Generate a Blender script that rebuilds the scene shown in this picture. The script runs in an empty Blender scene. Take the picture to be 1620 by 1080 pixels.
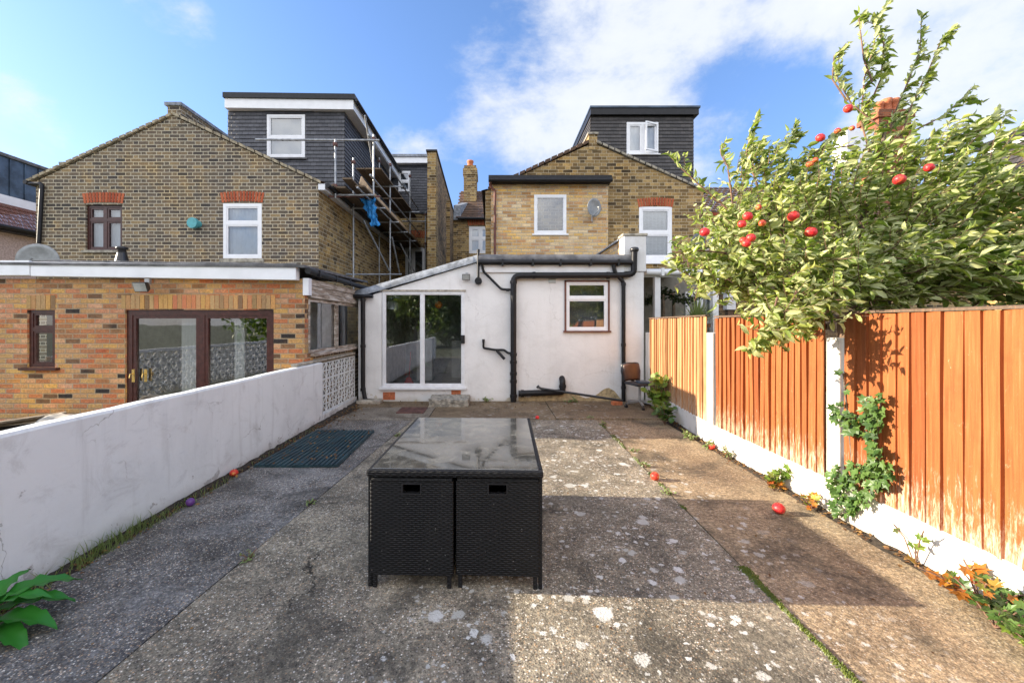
import bpy, math, random
from mathutils import Vector, Matrix, noise as mnoise
R = math.radians
PI = math.pi
rnd = random.Random(7)
sc = bpy.context.scene
COL = sc.collection

# ------------------------------------------------------------------ camera
F = 640.0; VX = 783.0; VY = 512.0; EYE = 1.65
cam = bpy.data.cameras.new('camera'); camo = bpy.data.objects.new('camera', cam); COL.objects.link(camo)
camo.location = (0, 0, EYE); camo.rotation_euler = (R(90), 0, 0)
cam.sensor_width = 36; cam.lens = F / 1620 * 36
cam.shift_x = (810 - VX) / 1620; cam.shift_y = -(540 - VY) / 1620
cam.clip_start = 0.05; cam.clip_end = 2000
sc.camera = camo
def X(px, Y): return (px - VX) * Y / F
def Z(py, Y): return EYE + (VY - py) * Y / F

# ------------------------------------------------------------------ light
SUN_EL = 18.3; SUN_DRIFT = 3.2
d = Vector((math.cos(R(SUN_DRIFT)) * math.cos(R(SUN_EL)), -math.sin(R(SUN_DRIFT)) * math.cos(R(SUN_EL)), -math.sin(R(SUN_EL))))
sun = bpy.data.lights.new('sun', 'SUN'); sun.energy = 4.7; sun.angle = R(0.5); sun.color = (1.0, .87, .68)
suno = bpy.data.objects.new('sun', sun); COL.objects.link(suno)
suno.rotation_euler = d.to_track_quat('-Z', 'Y').to_euler(); suno.location = (-20, 5, 12)
sc.view_settings.view_transform = 'Standard'; sc.view_settings.look = 'None'; sc.view_settings.gamma = 1
sc.view_settings.exposure = 1.5
w = bpy.data.worlds.new('World'); sc.world = w; w.use_nodes = True

# ------------------------------------------------------------------ node helper
class NT:
    def __init__(s, tree, keep=False):
        s.t = tree
        if not keep: tree.nodes.clear()
    def n(s, typ, **kw):
        nd = s.t.nodes.new(typ)
        for k, v in kw.items(): setattr(nd, k, v)
        return nd
    def put(s, sock, v):
        if isinstance(v, bpy.types.NodeSocket): s.t.links.new(v, sock)
        elif v is not None:
            if isinstance(v, (tuple, list)):
                if sock.type == 'RGBA' and len(v) == 3: v = (*v, 1)
            sock.default_value = v
    def m(s, op, a, b=None, c=None, clamp=False):
        nd = s.n('ShaderNodeMath', operation=op, use_clamp=clamp)
        s.put(nd.inputs[0], a)
        if b is not None: s.put(nd.inputs[1], b)
        if c is not None: s.put(nd.inputs[2], c)
        return nd.outputs[0]
    def vm(s, op, a, b=None):
        nd = s.n('ShaderNodeVectorMath', operation=op)
        s.put(nd.inputs[0], a)
        if b is not None:
            s.put(nd.inputs[3 if op == 'SCALE' else 1], b)
        return nd.outputs['Value'] if op in ('DOT_PRODUCT', 'LENGTH') else nd.outputs[0]
    def mix(s, f, a, b, mode='MIX'):
        nd = s.n('ShaderNodeMix', data_type='RGBA', blend_type=mode)
        s.put(nd.inputs[0], f); s.put(nd.inputs[6], a); s.put(nd.inputs[7], b)
        return nd.outputs[2]
    def ramp(s, f, stops, interp='LINEAR'):
        nd = s.n('ShaderNodeValToRGB'); cr = nd.color_ramp; cr.interpolation = interp
        while len(cr.elements) < len(stops): cr.elements.new(.5)
        for e, (p, c) in zip(cr.elements, stops):
            e.position = p; e.color = (*c, 1) if len(c) == 3 else c
        s.put(nd.inputs[0], f); return nd.outputs[0]
    def step(s, v, lo, hi):
        nd = s.n('ShaderNodeMapRange', interpolation_type='SMOOTHSTEP')
        s.put(nd.inputs[0], v); nd.inputs[1].default_value = lo; nd.inputs[2].default_value = hi
        if lo > hi:
            nd.inputs[1].default_value = hi; nd.inputs[2].default_value = lo
            nd.inputs[3].default_value = 1; nd.inputs[4].default_value = 0
        return nd.outputs[0]
    def noise(s, vec, scale, det=4, rough=.55, dist=0, col=False):
        nd = s.n('ShaderNodeTexNoise'); s.put(nd.inputs['Vector'], vec)
        nd.inputs['Scale'].default_value = scale; nd.inputs['Detail'].default_value = det
        nd.inputs['Roughness'].default_value = rough; nd.inputs['Distortion'].default_value = dist
        return nd.outputs['Color' if col else 'Fac']
    def vor(s, vec, scale, feat='F1', out='Distance', rand=1):
        nd = s.n('ShaderNodeTexVoronoi', feature=feat); s.put(nd.inputs['Vector'], vec)
        nd.inputs['Scale'].default_value = scale; nd.inputs['Randomness'].default_value = rand
        return nd.outputs[out]
    def pos(s): return s.n('ShaderNodeNewGeometry').outputs['Position']
    def obj(s): return s.n('ShaderNodeTexCoord').outputs['Object']
    def sep(s, v):
        nd = s.n('ShaderNodeSeparateXYZ'); s.put(nd.inputs[0], v); return nd.outputs
    def comb(s, x, y, z=0.0):
        nd = s.n('ShaderNodeCombineXYZ')
        for i, v in enumerate((x, y, z)): s.put(nd.inputs[i], v)
        return nd.outputs[0]
    def island(s): return s.n('ShaderNodeNewGeometry').outputs['Random Per Island']
    def white(s, v):
        nd = s.n('ShaderNodeTexWhiteNoise', noise_dimensions='2D'); s.put(nd.inputs['Vector'], v); return nd.outputs['Value']
    def bump(s, h, strength=.3, dist=.01):
        nd = s.n('ShaderNodeBump'); nd.inputs['Strength'].default_value = strength
        nd.inputs['Distance'].default_value = dist; s.put(nd.inputs['Height'], h); return nd.outputs[0]
    def out(s, col, rough=.8, metal=0, bump=None, spec=.5, **kw):
        p = s.n('ShaderNodeBsdfPrincipled'); o = s.n('ShaderNodeOutputMaterial')
        s.put(p.inputs['Base Color'], col); s.put(p.inputs['Roughness'], rough); s.put(p.inputs['Metallic'], metal)
        s.put(p.inputs['Specular IOR Level'], spec)
        for k, v in kw.items(): s.put(p.inputs[k.replace('_', ' ')], v)
        if bump is not None: s.put(p.inputs['Normal'], bump)
        s.t.links.new(p.outputs[0], o.inputs[0]); return p
def mat(name):
    m = bpy.data.materials.new(name); m.use_nodes = True
    return m, NT(m.node_tree)

# world: physical sky with broken cloud, plus fill cloud added behind the camera
n = NT(w.node_tree)
sky = n.n('ShaderNodeTexSky', sky_type='NISHITA'); sky.sun_disc = False
sky.sun_elevation = R(SUN_EL); sky.sun_rotation = math.atan2(-d.x, -d.y)
sky.altitude = 50; sky.air_density = 1.0; sky.dust_density = 0.6; sky.ozone_density = 2.2
dirv = n.n('ShaderNodeTexCoord').outputs['Generated']
def px_dir(px, py): return Vector(((px - VX) / F, 1, (VY - py) / F)).normalized()
def lobe(px, py, r0, r1):
    return n.step(n.vm('DOT_PRODUCT', dirv, tuple(px_dir(px, py))), math.cos(r1), math.cos(r0))
wz = n.sep(dirv)
stretch = n.vm('MULTIPLY', dirv, (1.0, 1.0, 1.5))
n1 = n.noise(stretch, 2.3, 9, .62, .25); n2 = n.noise(stretch, 7.0, 8, .65, .2)
base = n.m('ADD', n.m('MULTIPLY', n1, .75), n.m('MULTIPLY', n2, .25))
bias = n.m('MULTIPLY', lobe(1250, -40, .05, .6), .15)
for (a, b, r0, r1, s_) in ((830, 90, .02, .24, .07), (1560, 90, .05, .36, .12), (1090, 30, .03, .3, .06), (15, 225, .0, .13, .20), (1130, 240, 0, .16, .10),
                      (250, 10, .0, .10, .15), (640, 240, 0, .09, .10), (880, 220, 0, .16, .06), (1200, 200, 0, .2, -.16), (1000, 250, 0, .1, -.05), (120, 120, .0, .3, -.08), (600, 100, 0, .22, -.12)):
    bias = n.m('ADD', bias, n.m('MULTIPLY', lobe(a, b, r0, r1), s_))
back = n.step(wz[1], -.05, -.45)
bias = n.m('ADD', bias, n.m('MULTIPLY', back, .16))
cl = n.step(n.m('ADD', base, bias), .53, .72)
thick = n.step(n.m('ADD', base, bias), .62, .95)
ccol = n.mix(thick, (5.0, 5.25, 5.7), (6.0, 6.1, 6.25))
ccol = n.mix(back, ccol, n.mix(n.step(wz[2], .12, .32), (6, 6, 6.2), (17.0, 16.7, 16.5)))  # unseen cloud behind the camera, made overbright to fill the shaded walls
hz = n.step(wz[2], 0.0, .62)
skyc = n.mix(1.0, sky.outputs[0], n.mix(hz, (1.08, 1.12, 1.5), (1.45, 1.62, 1.95)), 'MULTIPLY')
col = n.mix(n.m('MULTIPLY', cl, .9), skyc, ccol)
bg = n.n('ShaderNodeBackground'); bg.inputs[1].default_value = 0.066
n.put(bg.inputs[0], col); wo = n.n('ShaderNodeOutputWorld'); n.t.links.new(bg.outputs[0], wo.inputs[0])

# ------------------------------------------------------------------ materials
M = {}
def wall_uv(n):
    g = n.n('ShaderNodeNewGeometry'); p = n.sep(g.outputs['Position']); nn = n.sep(g.outputs['True Normal'])
    isx = n.m('GREATER_THAN', n.m('ABSOLUTE', nn[0]), .7)
    u = n.m('ADD', n.m('MULTIPLY', p[1], isx), n.m('MULTIPLY', p[0], n.m('SUBTRACT', 1.0, isx)))
    return u, p[2], g.outputs['Position']
def brick(name, cols, mortar, bw=.225, bh=.075, mw=.006, flemish=True, tint=((.3, (.8, .8, .8)), (.7, (1.1, 1.1, 1.1))), seed=0, soot=.35, bump=.5, rag=.010, warm=.6):
    m, n = mat(name); u, v, P = wall_uv(n)
    wob = n.noise(P, 9, 2); u = n.m('ADD', u, n.m('MULTIPLY', wob, .012)); v = n.m('ADD', v, n.m('MULTIPLY', n.noise(P, 6, 2), .012))
    fz = n.noise(P, 60, 3)
    row = n.m('FLOOR', n.m('DIVIDE', v, bh)); fv = n.m('SUBTRACT', v, n.m('MULTIPLY', row, bh))
    par = n.m('MODULO', n.m('ADD', row, 1000.0), 2.0)
    Pd = bw * 1.5 if flemish else bw
    t = n.m('ADD', n.m('DIVIDE', u, Pd), n.m('ADD', n.m('MULTIPLY', par, .5), seed + 200.0))
    cell = n.m('FLOOR', t); f = n.m('MULTIPLY', n.m('SUBTRACT', t, cell), Pd)
    if flemish:
        ish = n.m('GREATER_THAN', f, bw); f = n.m('SUBTRACT', f, n.m('MULTIPLY', ish, bw))
        wdt = n.m('SUBTRACT', bw, n.m('MULTIPLY', ish, bw * .5))
    else: ish = 0.0; wdt = bw
    dx = n.m('MINIMUM', f, n.m('SUBTRACT', wdt, f)); dv = n.m('MINIMUM', fv, n.m('SUBTRACT', bh, fv))
    dd = n.m('ADD', n.m('MINIMUM', dx, dv), n.m('MULTIPLY', n.m('SUBTRACT', fz, .5), rag))
    br = n.step(dd, mw * .5, mw * 1.5)
    idv = n.white(n.comb(n.m('ADD', n.m('MULTIPLY', cell, 2.0), ish), row))
    idw = n.m('ADD', n.m('MULTIPLY', idv, .86), n.m('MULTIPLY', n.m('SUBTRACT', n.noise(P, 1.1, 3), .5), .5), clamp=False)
    bc = n.ramp(idw, [(i / (len(cols) - 1), c) for i, c in enumerate(cols)])
    bc = n.mix(.75, bc, n.ramp(n.noise(P, 30, 5, .75), [(.3, (.4, .39, .38)), (.7, (1.5, 1.45, 1.4))]), 'MULTIPLY')
    c = n.mix(br, n.mix(n.noise(P, 20, 3), mortar, tuple(x * .6 for x in mortar)), bc)
    c = n.mix(n.m('MULTIPLY', n.step(n.noise(P, 1.0, 6, .7, .7), .48, .68), warm), c, n.mix(1.0, c, (1.5, 1.25, .8), 'MULTIPLY'))
    st = n.ramp(n.noise(P, .55, 5, .6, .6), [(t_[0], t_[1]) for t_ in tint])
    c = n.mix(soot + .3, c, st, 'MULTIPLY')
    h = n.m('ADD', n.m('MULTIPLY', br, 1.0), n.m('MULTIPLY', fz, .35))
    n.out(c, .92, bump=n.bump(h, bump, .012), spec=.25); M[name] = m
brick('brick_sooty', [(.06, .055, .053), (.12, .10, .085), (.18, .145, .105), (.09, .08, .07), (.22, .17, .11), (.13, .105, .085), (.27, .205, .12), (.34, .26, .15)], (.58, .53, .42), mw=.008, bw=.245, bh=.082, rag=.016, tint=((.3, (.82, .84, .88)), (.7, (1.18, 1.13, 1.0))))
brick('brick_stock', [(.05, .038, .026), (.21, .145, .065), (.36, .25, .11), (.13, .085, .04), (.44, .31, .14), (.28, .2, .09)], (.56, .47, .32), bw=.28, bh=.094, seed=.3)
brick('brick_flank', [(.09, .06, .03), (.26, .17, .075), (.40, .27, .11), (.15, .1, .05), (.46, .33, .14), (.31, .22, .1)], (.58, .51, .36), bw=.28, bh=.097, seed=.1)
brick('brick_buff', [(.38, .22, .10), (.52, .35, .17), (.66, .50, .28), (.68, .45, .15), (.50, .30, .16), (.74, .60, .38), (.60, .42, .2)], (.56, .49, .38), bw=.27, bh=.09, mw=.009, flemish=False, soot=.1, seed=.7)
brick('brick_salmon', [(.04, .035, .035), (.30, .17, .09), (.46, .20, .10), (.47, .16, .075), (.55, .33, .21), (.48, .31, .13), (.46, .27, .15), (.56, .36, .13), (.40, .12, .06), (.60, .42, .30)], (.42, .35, .25), flemish=False, mw=.0075, bw=.235, bh=.079, soot=.55, rag=.017, seed=.4,
      tint=((.3, (.72, .66, .6)), (.7, (1.1, 1.08, 1.05))))
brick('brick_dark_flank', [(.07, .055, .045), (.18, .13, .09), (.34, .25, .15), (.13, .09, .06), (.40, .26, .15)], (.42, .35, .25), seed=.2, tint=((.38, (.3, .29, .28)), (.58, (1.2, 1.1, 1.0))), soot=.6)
brick('brick_red', [(.16, .05, .03), (.26, .08, .045), (.34, .12, .06), (.12, .05, .03)], (.3, .22, .15), flemish=False)

def plain(name, c, rough=.6, metal=0, var=.25, scale=6, bump=.1, bscale=60, spec=.5, **kw):
    m, n = mat(name); P = n.pos()
    a = tuple(x * (1 - var) for x in c); b = tuple(min(1, x * (1 + var)) for x in c)
    cc = n.mix(n.step(n.noise(P, scale, 5, .6), .3, .7), a, b)
    n.out(cc, rough, metal, bump=n.bump(n.noise(P, bscale, 3), bump, .004), spec=spec, **kw); M[name] = m
plain('upvc_white', (.8, .81, .83), .35, var=.04)
plain('upvc_fascia', (.74, .76, .8), .4, var=.07, scale=2)
plain('upvc_brown', (.055, .018, .015), .3, var=.3, scale=14)
plain('paint_brown', (.13, .045, .03), .6, var=.3)
plain('gutter_black', (.010, .010, .012), .45, var=.4, scale=9, spec=.35)
plain('bare_render', (.42, .33, .19), .95, var=.35, scale=14, bump=.8, bscale=40)
plain('felt_grey', (.12, .12, .125), .85, var=.4, scale=5, bump=.5, bscale=25)
plain('lead_grey', (.22, .24, .27), .65, var=.45, scale=7, bump=.6, bscale=14)
plain('coping_stone', (.34, .31, .25), .9, var=.4, scale=9, bump=.6)
plain('verge_mortar', (.36, .31, .22), .9, var=.4, scale=12, bump=.6)
plain('galvanised', (.36, .37, .38), .5, .5, var=.3, scale=10)
plain('rusty_iron', (.12, .055, .045), .8, var=.5, scale=9, bump=.6)
plain('alu_white', (.74, .75, .77), .35, var=.08)
plain('brass', (.65, .45, .15), .3, .9)
plain('steel_grey', (.42, .42, .42), .35, .7)
plain('dish_grey', (.28, .29, .29), .5, .2, var=.2)
plain('dish_dark', (.2, .22, .24), .5, .2, var=.2)
plain('pebbledash', (.42, .34, .32), .95, var=.25, scale=20, bump=1, bscale=90)
plain('metal_blue', (.05, .075, .11), .35, .3, var=.5, scale=2)
plain('teal_plastic', (.08, .34, .37), .5, var=.15)
plain('plastic_black', (.02, .02, .022), .35, var=.3)
plain('terracotta', (.5, .16, .07), .75, var=.3, scale=18)
plain('curtain_white', (.60, .62, .64), .9, var=.08, scale=4)
plain('room_grey', (.42, .41, .39), .9)
plain('blind_grey', (.25, .28, .31), .8, var=.1, scale=2)
plain('room_dark', (.05, .05, .05), .9)
plain('room_floor', (.3, .29, .27), .4)
plain('room_white', (.55, .54, .52), .9, var=.1)
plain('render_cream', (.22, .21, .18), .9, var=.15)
plain('board_wood', (.17, .13, .09), .9, var=.5, scale=7, bump=.5)
plain('ply_wood', (.52, .37, .22), .8, var=.2, scale=5)
plain('soil', (.035, .026, .018), 1, var=.6, scale=25, bump=1, bscale=50)
plain('ground_earth', (.06, .07, .035), 1, var=.5, scale=3, bump=1)
plain('orange_paper', (.85, .22, .02), .6, var=.1)
plain('red_plastic', (.4, .03, .02), .4, var=.2)
plain('ball_purple', (.12, .04, .2), .4, var=.2)
plain('seat_fabric', (.03, .03, .034), .85, var=.3, scale=30)
plain('seat_wood', (.075, .033, .02), .45, var=.3, scale=4)
plain('bark', (.13, .1, .075), .95, var=.5, scale=14, bump=1)
plain('twig', (.16, .09, .06), .9, var=.4, scale=14)
plain('concrete_rough', (.27, .25, .21), .95, var=.5, scale=14, bump=1, bscale=35)
plain('kerb_concrete', (.38, .34, .28), .95, var=.4, scale=9, bump=1, bscale=35)
plain('cloth_blue', (.015, .22, .55), .6, var=.3, scale=9)
plain('sack_grey', (.42, .39, .34), .9, var=.35, scale=6)
plain('light_glass', (.3, .31, .3), .15)
plain('pot_orange', (.5, .14, .05), .8, var=.3)

# red rubbed brick arches, soldier courses, loose bricks: one tone per brick
def islands(name, cols, rough=.9, bump=.4, mul=.5):
    m, n = mat(name); P = n.pos()
    c = n.ramp(n.island(), [(i / (len(cols) - 1), c) for i, c in enumerate(cols)])
    c = n.mix(mul, c, n.ramp(n.noise(P, 40, 4, .7), [(.25, (.5, .5, .5)), (.75, (1.4, 1.4, 1.4))]), 'MULTIPLY')
    n.out(c, rough, bump=n.bump(n.noise(P, 70, 3), bump, .005), spec=.25); M[name] = m
islands('arch_red', [(.26, .055, .03), (.42, .10, .045), (.5, .15, .07), (.33, .08, .04)])
islands('soldier_mix', [(.48, .26, .13), (.5, .3, .1), (.5, .17, .09), (.38, .26, .11), (.2, .12, .07), (.52, .34, .16)])
islands('tile_roof', [(.08, .055, .045), (.14, .09, .06), (.11, .075, .055), (.19, .11, .07)])
islands('tile_red', [(.13, .06, .05), (.2, .09, .07), (.16, .08, .06)])
islands('scaffold_board', [(.1, .08, .055), (.2, .15, .1), (.15, .11, .075), (.27, .2, .13)])
islands('leaf_litter', [(.2, .1, .04), (.12, .06, .03), (.3, .17, .06), (.08, .05, .03)])

def tilehung(name, c0, c1):
    m, n = mat(name); u, v, P = wall_uv(n)
    row = n.m('FLOOR', n.m('DIVIDE', v, .115))
    t = n.m('ADD', n.m('DIVIDE', u, .168), n.m('MULTIPLY', n.m('MODULO', n.m('ADD', row, 1000.), 2.), .5))
    ce = n.m('FLOOR', t); fu = n.m('SUBTRACT', t, ce)
    gap = n.step(n.m('MINIMUM', fu, n.m('SUBTRACT', 1., fu)), .0, .05)
    c = n.mix(n.white(n.comb(ce, row)), c0, c1)
    c = n.mix(.4, c, n.ramp(n.noise(P, 2, 4), [(.3, (.7, .7, .7)), (.7, (1.3, 1.3, 1.3))]), 'MULTIPLY')
    c = n.mix(gap, (.008, .008, .01), c)
    n.out(c, .55, bump=n.bump(gap, .5, .01), spec=.5); M[name] = m
tilehung('tiles_slate', (.05, .052, .062), (.085, .087, .1))
tilehung('tiles_charcoal', (.035, .032, .032), (.07, .063, .06))

# white painted render
def render_mat(name, base, dirt, dz, stain=.5, warm=(.45, .38, .25)):
    m, n = mat(name); P = n.pos(); p = n.sep(P)
    big = n.noise(P, 1.1, 6, .62, .5); fine = n.noise(P, 14, 5, .65)
    streak = n.noise(n.vm('MULTIPLY', P, (9, 9, .9)), 1.0, 5, .6)
    low = n.m('ADD', p[2], n.m('MULTIPLY', n.m('SUBTRACT', big, .5), .5))
    c = n.mix(n.step(big, .42, .72), base, tuple(b * .86 for b in base))
    c = n.mix(n.m('MULTIPLY', n.step(streak, .52, .78), .28 * stain), c, dirt)
    c = n.mix(n.m('MULTIPLY', n.step(low, dz, -.02), .6), c, dirt)
    flake = n.step(n.m('ADD', n.noise(P, 5.5, 6, .7), n.m('MULTIPLY', n.step(p[2], .28, .0), .14)), .675, .71)
    c = n.mix(n.m('MULTIPLY', flake, .75), c, warm)
    hc = n.vor(n.vm('ADD', P, n.vm('SCALE', n.noise(P, 2.5, 5, .6, col=True), .5)), .9, 'DISTANCE_TO_EDGE')
    hcm = n.m('MULTIPLY', n.step(hc, .006, .0015), n.step(n.noise(P, .8, 2), .48, .56)); c = n.mix(n.m('MULTIPLY', hcm, .45 * stain), c, (.25, .23, .2))
    grime = n.step(n.noise(n.vm('MULTIPLY', P, (1, 1, 1.6)), 2.4, 7, .72, .8), .52, .70); c = n.mix(n.m('MULTIPLY', grime, .30 * stain), c, dirt)
    smear = n.step(n.noise(n.vm('MULTIPLY', P, (2, 2, 7)), 1.5, 7, .75, .6), .58, .70); c = n.mix(n.m('MULTIPLY', smear, .25 * stain), c, tuple(b * .6 for b in base))
    pit = n.step(n.vor(P, 7), .05, .028); pit = n.m('MULTIPLY', pit, n.step(n.noise(P, 1.7, 2), .53, .6))
    c = n.mix(n.m('MULTIPLY', pit, .7), c, (.12, .11, .1))
    h = n.m('SUBTRACT', n.m('ADD', fine, n.m('MULTIPLY', big, 2.)), n.m('MULTIPLY', n.m('ADD', flake, pit), .6))
    n.out(c, .85, bump=n.bump(h, .35, .012), spec=.25); M[name] = m
render_mat('render_white', (.78, .775, .77), (.42, .38, .31), .16, .5)
render_mat('wall_white', (.75, .765, .75), (.40, .385, .36), .16, 1.25, (.34, .32, .3))
def gravel_board():
    m, n = mat('gravel_white'); P = n.pos(); p = n.sep(P)
    fl = n.step(n.noise(n.vm('MULTIPLY', P, (1, 1, .5)), 9, 6, .7), .56, .64)
    c = n.mix(n.m('MULTIPLY', fl, .5), (.64, .60, .54), (.36, .31, .24))
    c = n.mix(n.step(n.m('ADD', p[2], n.m('MULTIPLY', n.noise(P, 6, 4), .12)), .12, .03), c, (.2, .16, .11))
    n.out(c, .85, bump=n.bump(n.noise(P, 30, 4), .4, .008)); M['gravel_white'] = m
gravel_board()

# concrete patio
def concrete(name, tone_a, tone_b, lich=1.0, agg=1.0):
    m, n = mat(name); P = n.pos(); p = n.sep(P)
    flat = n.comb(p[0], p[1], 0.0)
    big = n.noise(flat, .8, 6, .62, .6); mid = n.noise(flat, 4.2, 6, .65, .4)
    c = n.mix(n.step(n.m('ADD', n.m('MULTIPLY', big, .55), n.m('MULTIPLY', mid, .45)), .38, .62), tone_a, tone_b)
    # pebbles worn out of the surface
    wv = n.vm('ADD', flat, n.vm('SCALE', n.noise(flat, 40, 2, col=True), .006))
    vc = n.vor(wv, 95, out='Color'); vd = n.vor(wv, 95)
    pc = n.ramp(n.sep(vc)[0], [(0, (.05, .045, .04)), (.28, (.22, .19, .15)), (.5, (.42, .36, .28)), (.66, (.12, .09, .07)), (.8, (.5, .33, .19)), (.9, (.62, .58, .5)), (1, (.8, .77, .7))])
    peb = n.m('MULTIPLY', n.step(vd, .55, .30), n.m('MULTIPLY', n.step(n.noise(flat, 1.7, 4), .25, .5), .8 * agg, clamp=True))
    c = n.mix(peb, c, pc)
    g = n.noise(flat, 150, 3, .7)
    c = n.mix(.55, c, n.ramp(g, [(.3, (.45, .45, .45)), (.7, (1.55, 1.5, 1.45))]), 'MULTIPLY')
    c = n.mix(.85, c, n.ramp(n.noise(flat, 34, 6, .78, .3), [(.36, (.38, .38, .40)), (.5, (.95, .95, .95)), (.64, (1.75, 1.72, 1.66))]), 'MULTIPLY')
    # dark algae bloom
    alg = n.step(n.noise(flat, 1.6, 8, .72, .6), .46, .66)
    c = n.mix(n.m('MULTIPLY', alg, .72), c, n.mix(.35, c, (.03, .03, .026), 'MIX') if False else (.045, .042, .035))
    # lichen roundels, three sizes
    area = n.m('MULTIPLY', n.step(p[0], -.9, .3), n.step(p[0], 2.5, 1.5))
    area = n.m('ADD', n.m('MULTIPLY', area, .9), .10)
    ld = n.vm('ADD', flat, n.vm('SCALE', n.vm('SUBTRACT', n.noise(flat, 22, 4, .75, col=True), (.5, .5, .5)), .075))
    dens = n.noise(flat, 1.3, 3, .5)
    for sc_, rad, k in ((6.5, .42, .26), (11, .50, .22), (22, .50, .20)):
        dv = n.vor(ld, sc_); cc = n.sep(n.vor(ld, sc_, out='Color'))
        rr = n.m('MULTIPLY', n.m('MULTIPLY', cc[0], rad), n.step(cc[1], .35, .9))
        edge = n.step(n.m('SUBTRACT', rr, dv), -.02, .10)
        gate = n.step(n.m('MULTIPLY', n.m('ADD', dens, .18), area), k - .12, k + .12)
        mk = n.m('MULTIPLY', n.m('MULTIPLY', edge, gate), lich)
        mk = n.m('MULTIPLY', mk, n.step(n.noise(flat, 90, 3), .25, .5))
        c = n.mix(n.m('MULTIPLY', mk, .9), c, n.mix(cc[2], (.46, .45, .40), (.64, .63, .59)))
    # cracks
    cw = n.vm('ADD', flat, n.vm('SCALE', n.noise(flat, 3, 6, .65, col=True), .35))
    cr = n.vor(cw, .62, 'DISTANCE_TO_EDGE'); crk = n.m('MULTIPLY', n.step(cr, .0038, .001), n.step(n.noise(flat, .9, 2), .50, .62))
    c = n.mix(n.m('MULTIPLY', crk, .85), c, (.012, .011, .01))
    # mud and damp by the house
    damp = n.step(n.m('ADD', p[1], n.m('MULTIPLY', mid, 1.2)), 7.2, 7.9)
    c = n.mix(n.m('MULTIPLY', damp, .55), c, (.11, .075, .045))
    h = n.m('ADD', n.m('ADD', n.m('MULTIPLY', g, .5), n.m('MULTIPLY', n.m('SUBTRACT', .6, vd), .6)), n.m('ADD', n.m('MULTIPLY', mid, 2.), n.m('MULTIPLY', crk, -2.)))
    n.out(c, .93, bump=n.bump(h, .55, .008), spec=.2); M[name] = m
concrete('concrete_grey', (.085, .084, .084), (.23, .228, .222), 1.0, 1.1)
concrete('concrete_mid', (.15, .135, .105), (.34, .30, .222), 1.35, 1.25)
concrete('concrete_brown', (.21, .155, .10), (.37, .29, .185), .8, .55)
concrete('concrete_pale', (.3, .28, .24), (.44, .41, .35), .1, .3)

# fence timber
def fence_mat(name, hue):
    m, n = mat(name); P = n.pos(); p = n.sep(P); isl = n.island()
    g = n.noise(n.vm('ADD', n.vm('MULTIPLY', P, (55, 55, 2.2)), n.comb(0., 0., n.m('MULTIPLY', isl, 50.))), 1.0, 6, .65, .4)
    k = n.noise(n.vm('ADD', P, n.comb(0., 0., n.m('MULTIPLY', isl, 9.))), 3.2, 4, .6)
    c = n.ramp(g, [(.25, tuple(x * .6 for x in hue)), (.48, hue), (.58, tuple(min(1, x * 1.15) for x in hue)), (.74, (.38, .15, .06))])
    c = n.mix(.8, c, n.ramp(isl, [(0, (.66, .56, .5)), (.5, (1, 1, 1)), (1, (1.2, 1.22, 1.25))]), 'MULTIPLY')
    kn = n.m('MULTIPLY', n.step(n.vor(n.vm('MULTIPLY', P, (1, 1, .45)), 5.), .06, .03), .7)
    c = n.mix(kn, c, (.12, .035, .015))
    w = n.m('ADD', n.m('MULTIPLY', n.step(p[2], 1.0, .26), .26), n.noise(n.vm('ADD', n.vm('MULTIPLY', P, (50, 50, 8)), n.comb(0., 0., n.m('MULTIPLY', isl, 20.))), 1., 8, .78, .5))
    wm = n.step(w, .66, .86)
    c = n.mix(n.m('MULTIPLY', wm, .8), c, (.62, .48, .36))
    hi = n.step(n.noise(n.vm('MULTIPLY', P, (12, 12, 5)), 2.2, 8, .8, 1.2), .60, .70)
    c = n.mix(n.m('MULTIPLY', hi, .5), c, (.66, .42, .26))
    c = n.mix(n.m('MULTIPLY', n.step(k, .55, .75), .35), c, tuple(x * .5 for x in hue))
    n.out(c, .75, bump=n.bump(g, .4, .004), spec=.3); M[name] = m
fence_mat('fence_orange', (.285, .088, .026))
fence_mat('fence_pale', (.40, .215, .10))
fence_mat('timber_dark', (.12, .08, .055))
def weathered(name):
    m, n = mat(name); P = n.pos()
    g = n.noise(n.vm('MULTIPLY', P, (20, 2.5, 20)), 1., 6, .65, .4)
    c = n.ramp(g, [(.3, (.12, .085, .06)), (.48, (.33, .27, .21)), (.62, (.6, .56, .5))])
    n.out(c, .85, bump=n.bump(g, .6, .01)); M[name] = m
weathered('weathered_paint')

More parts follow.
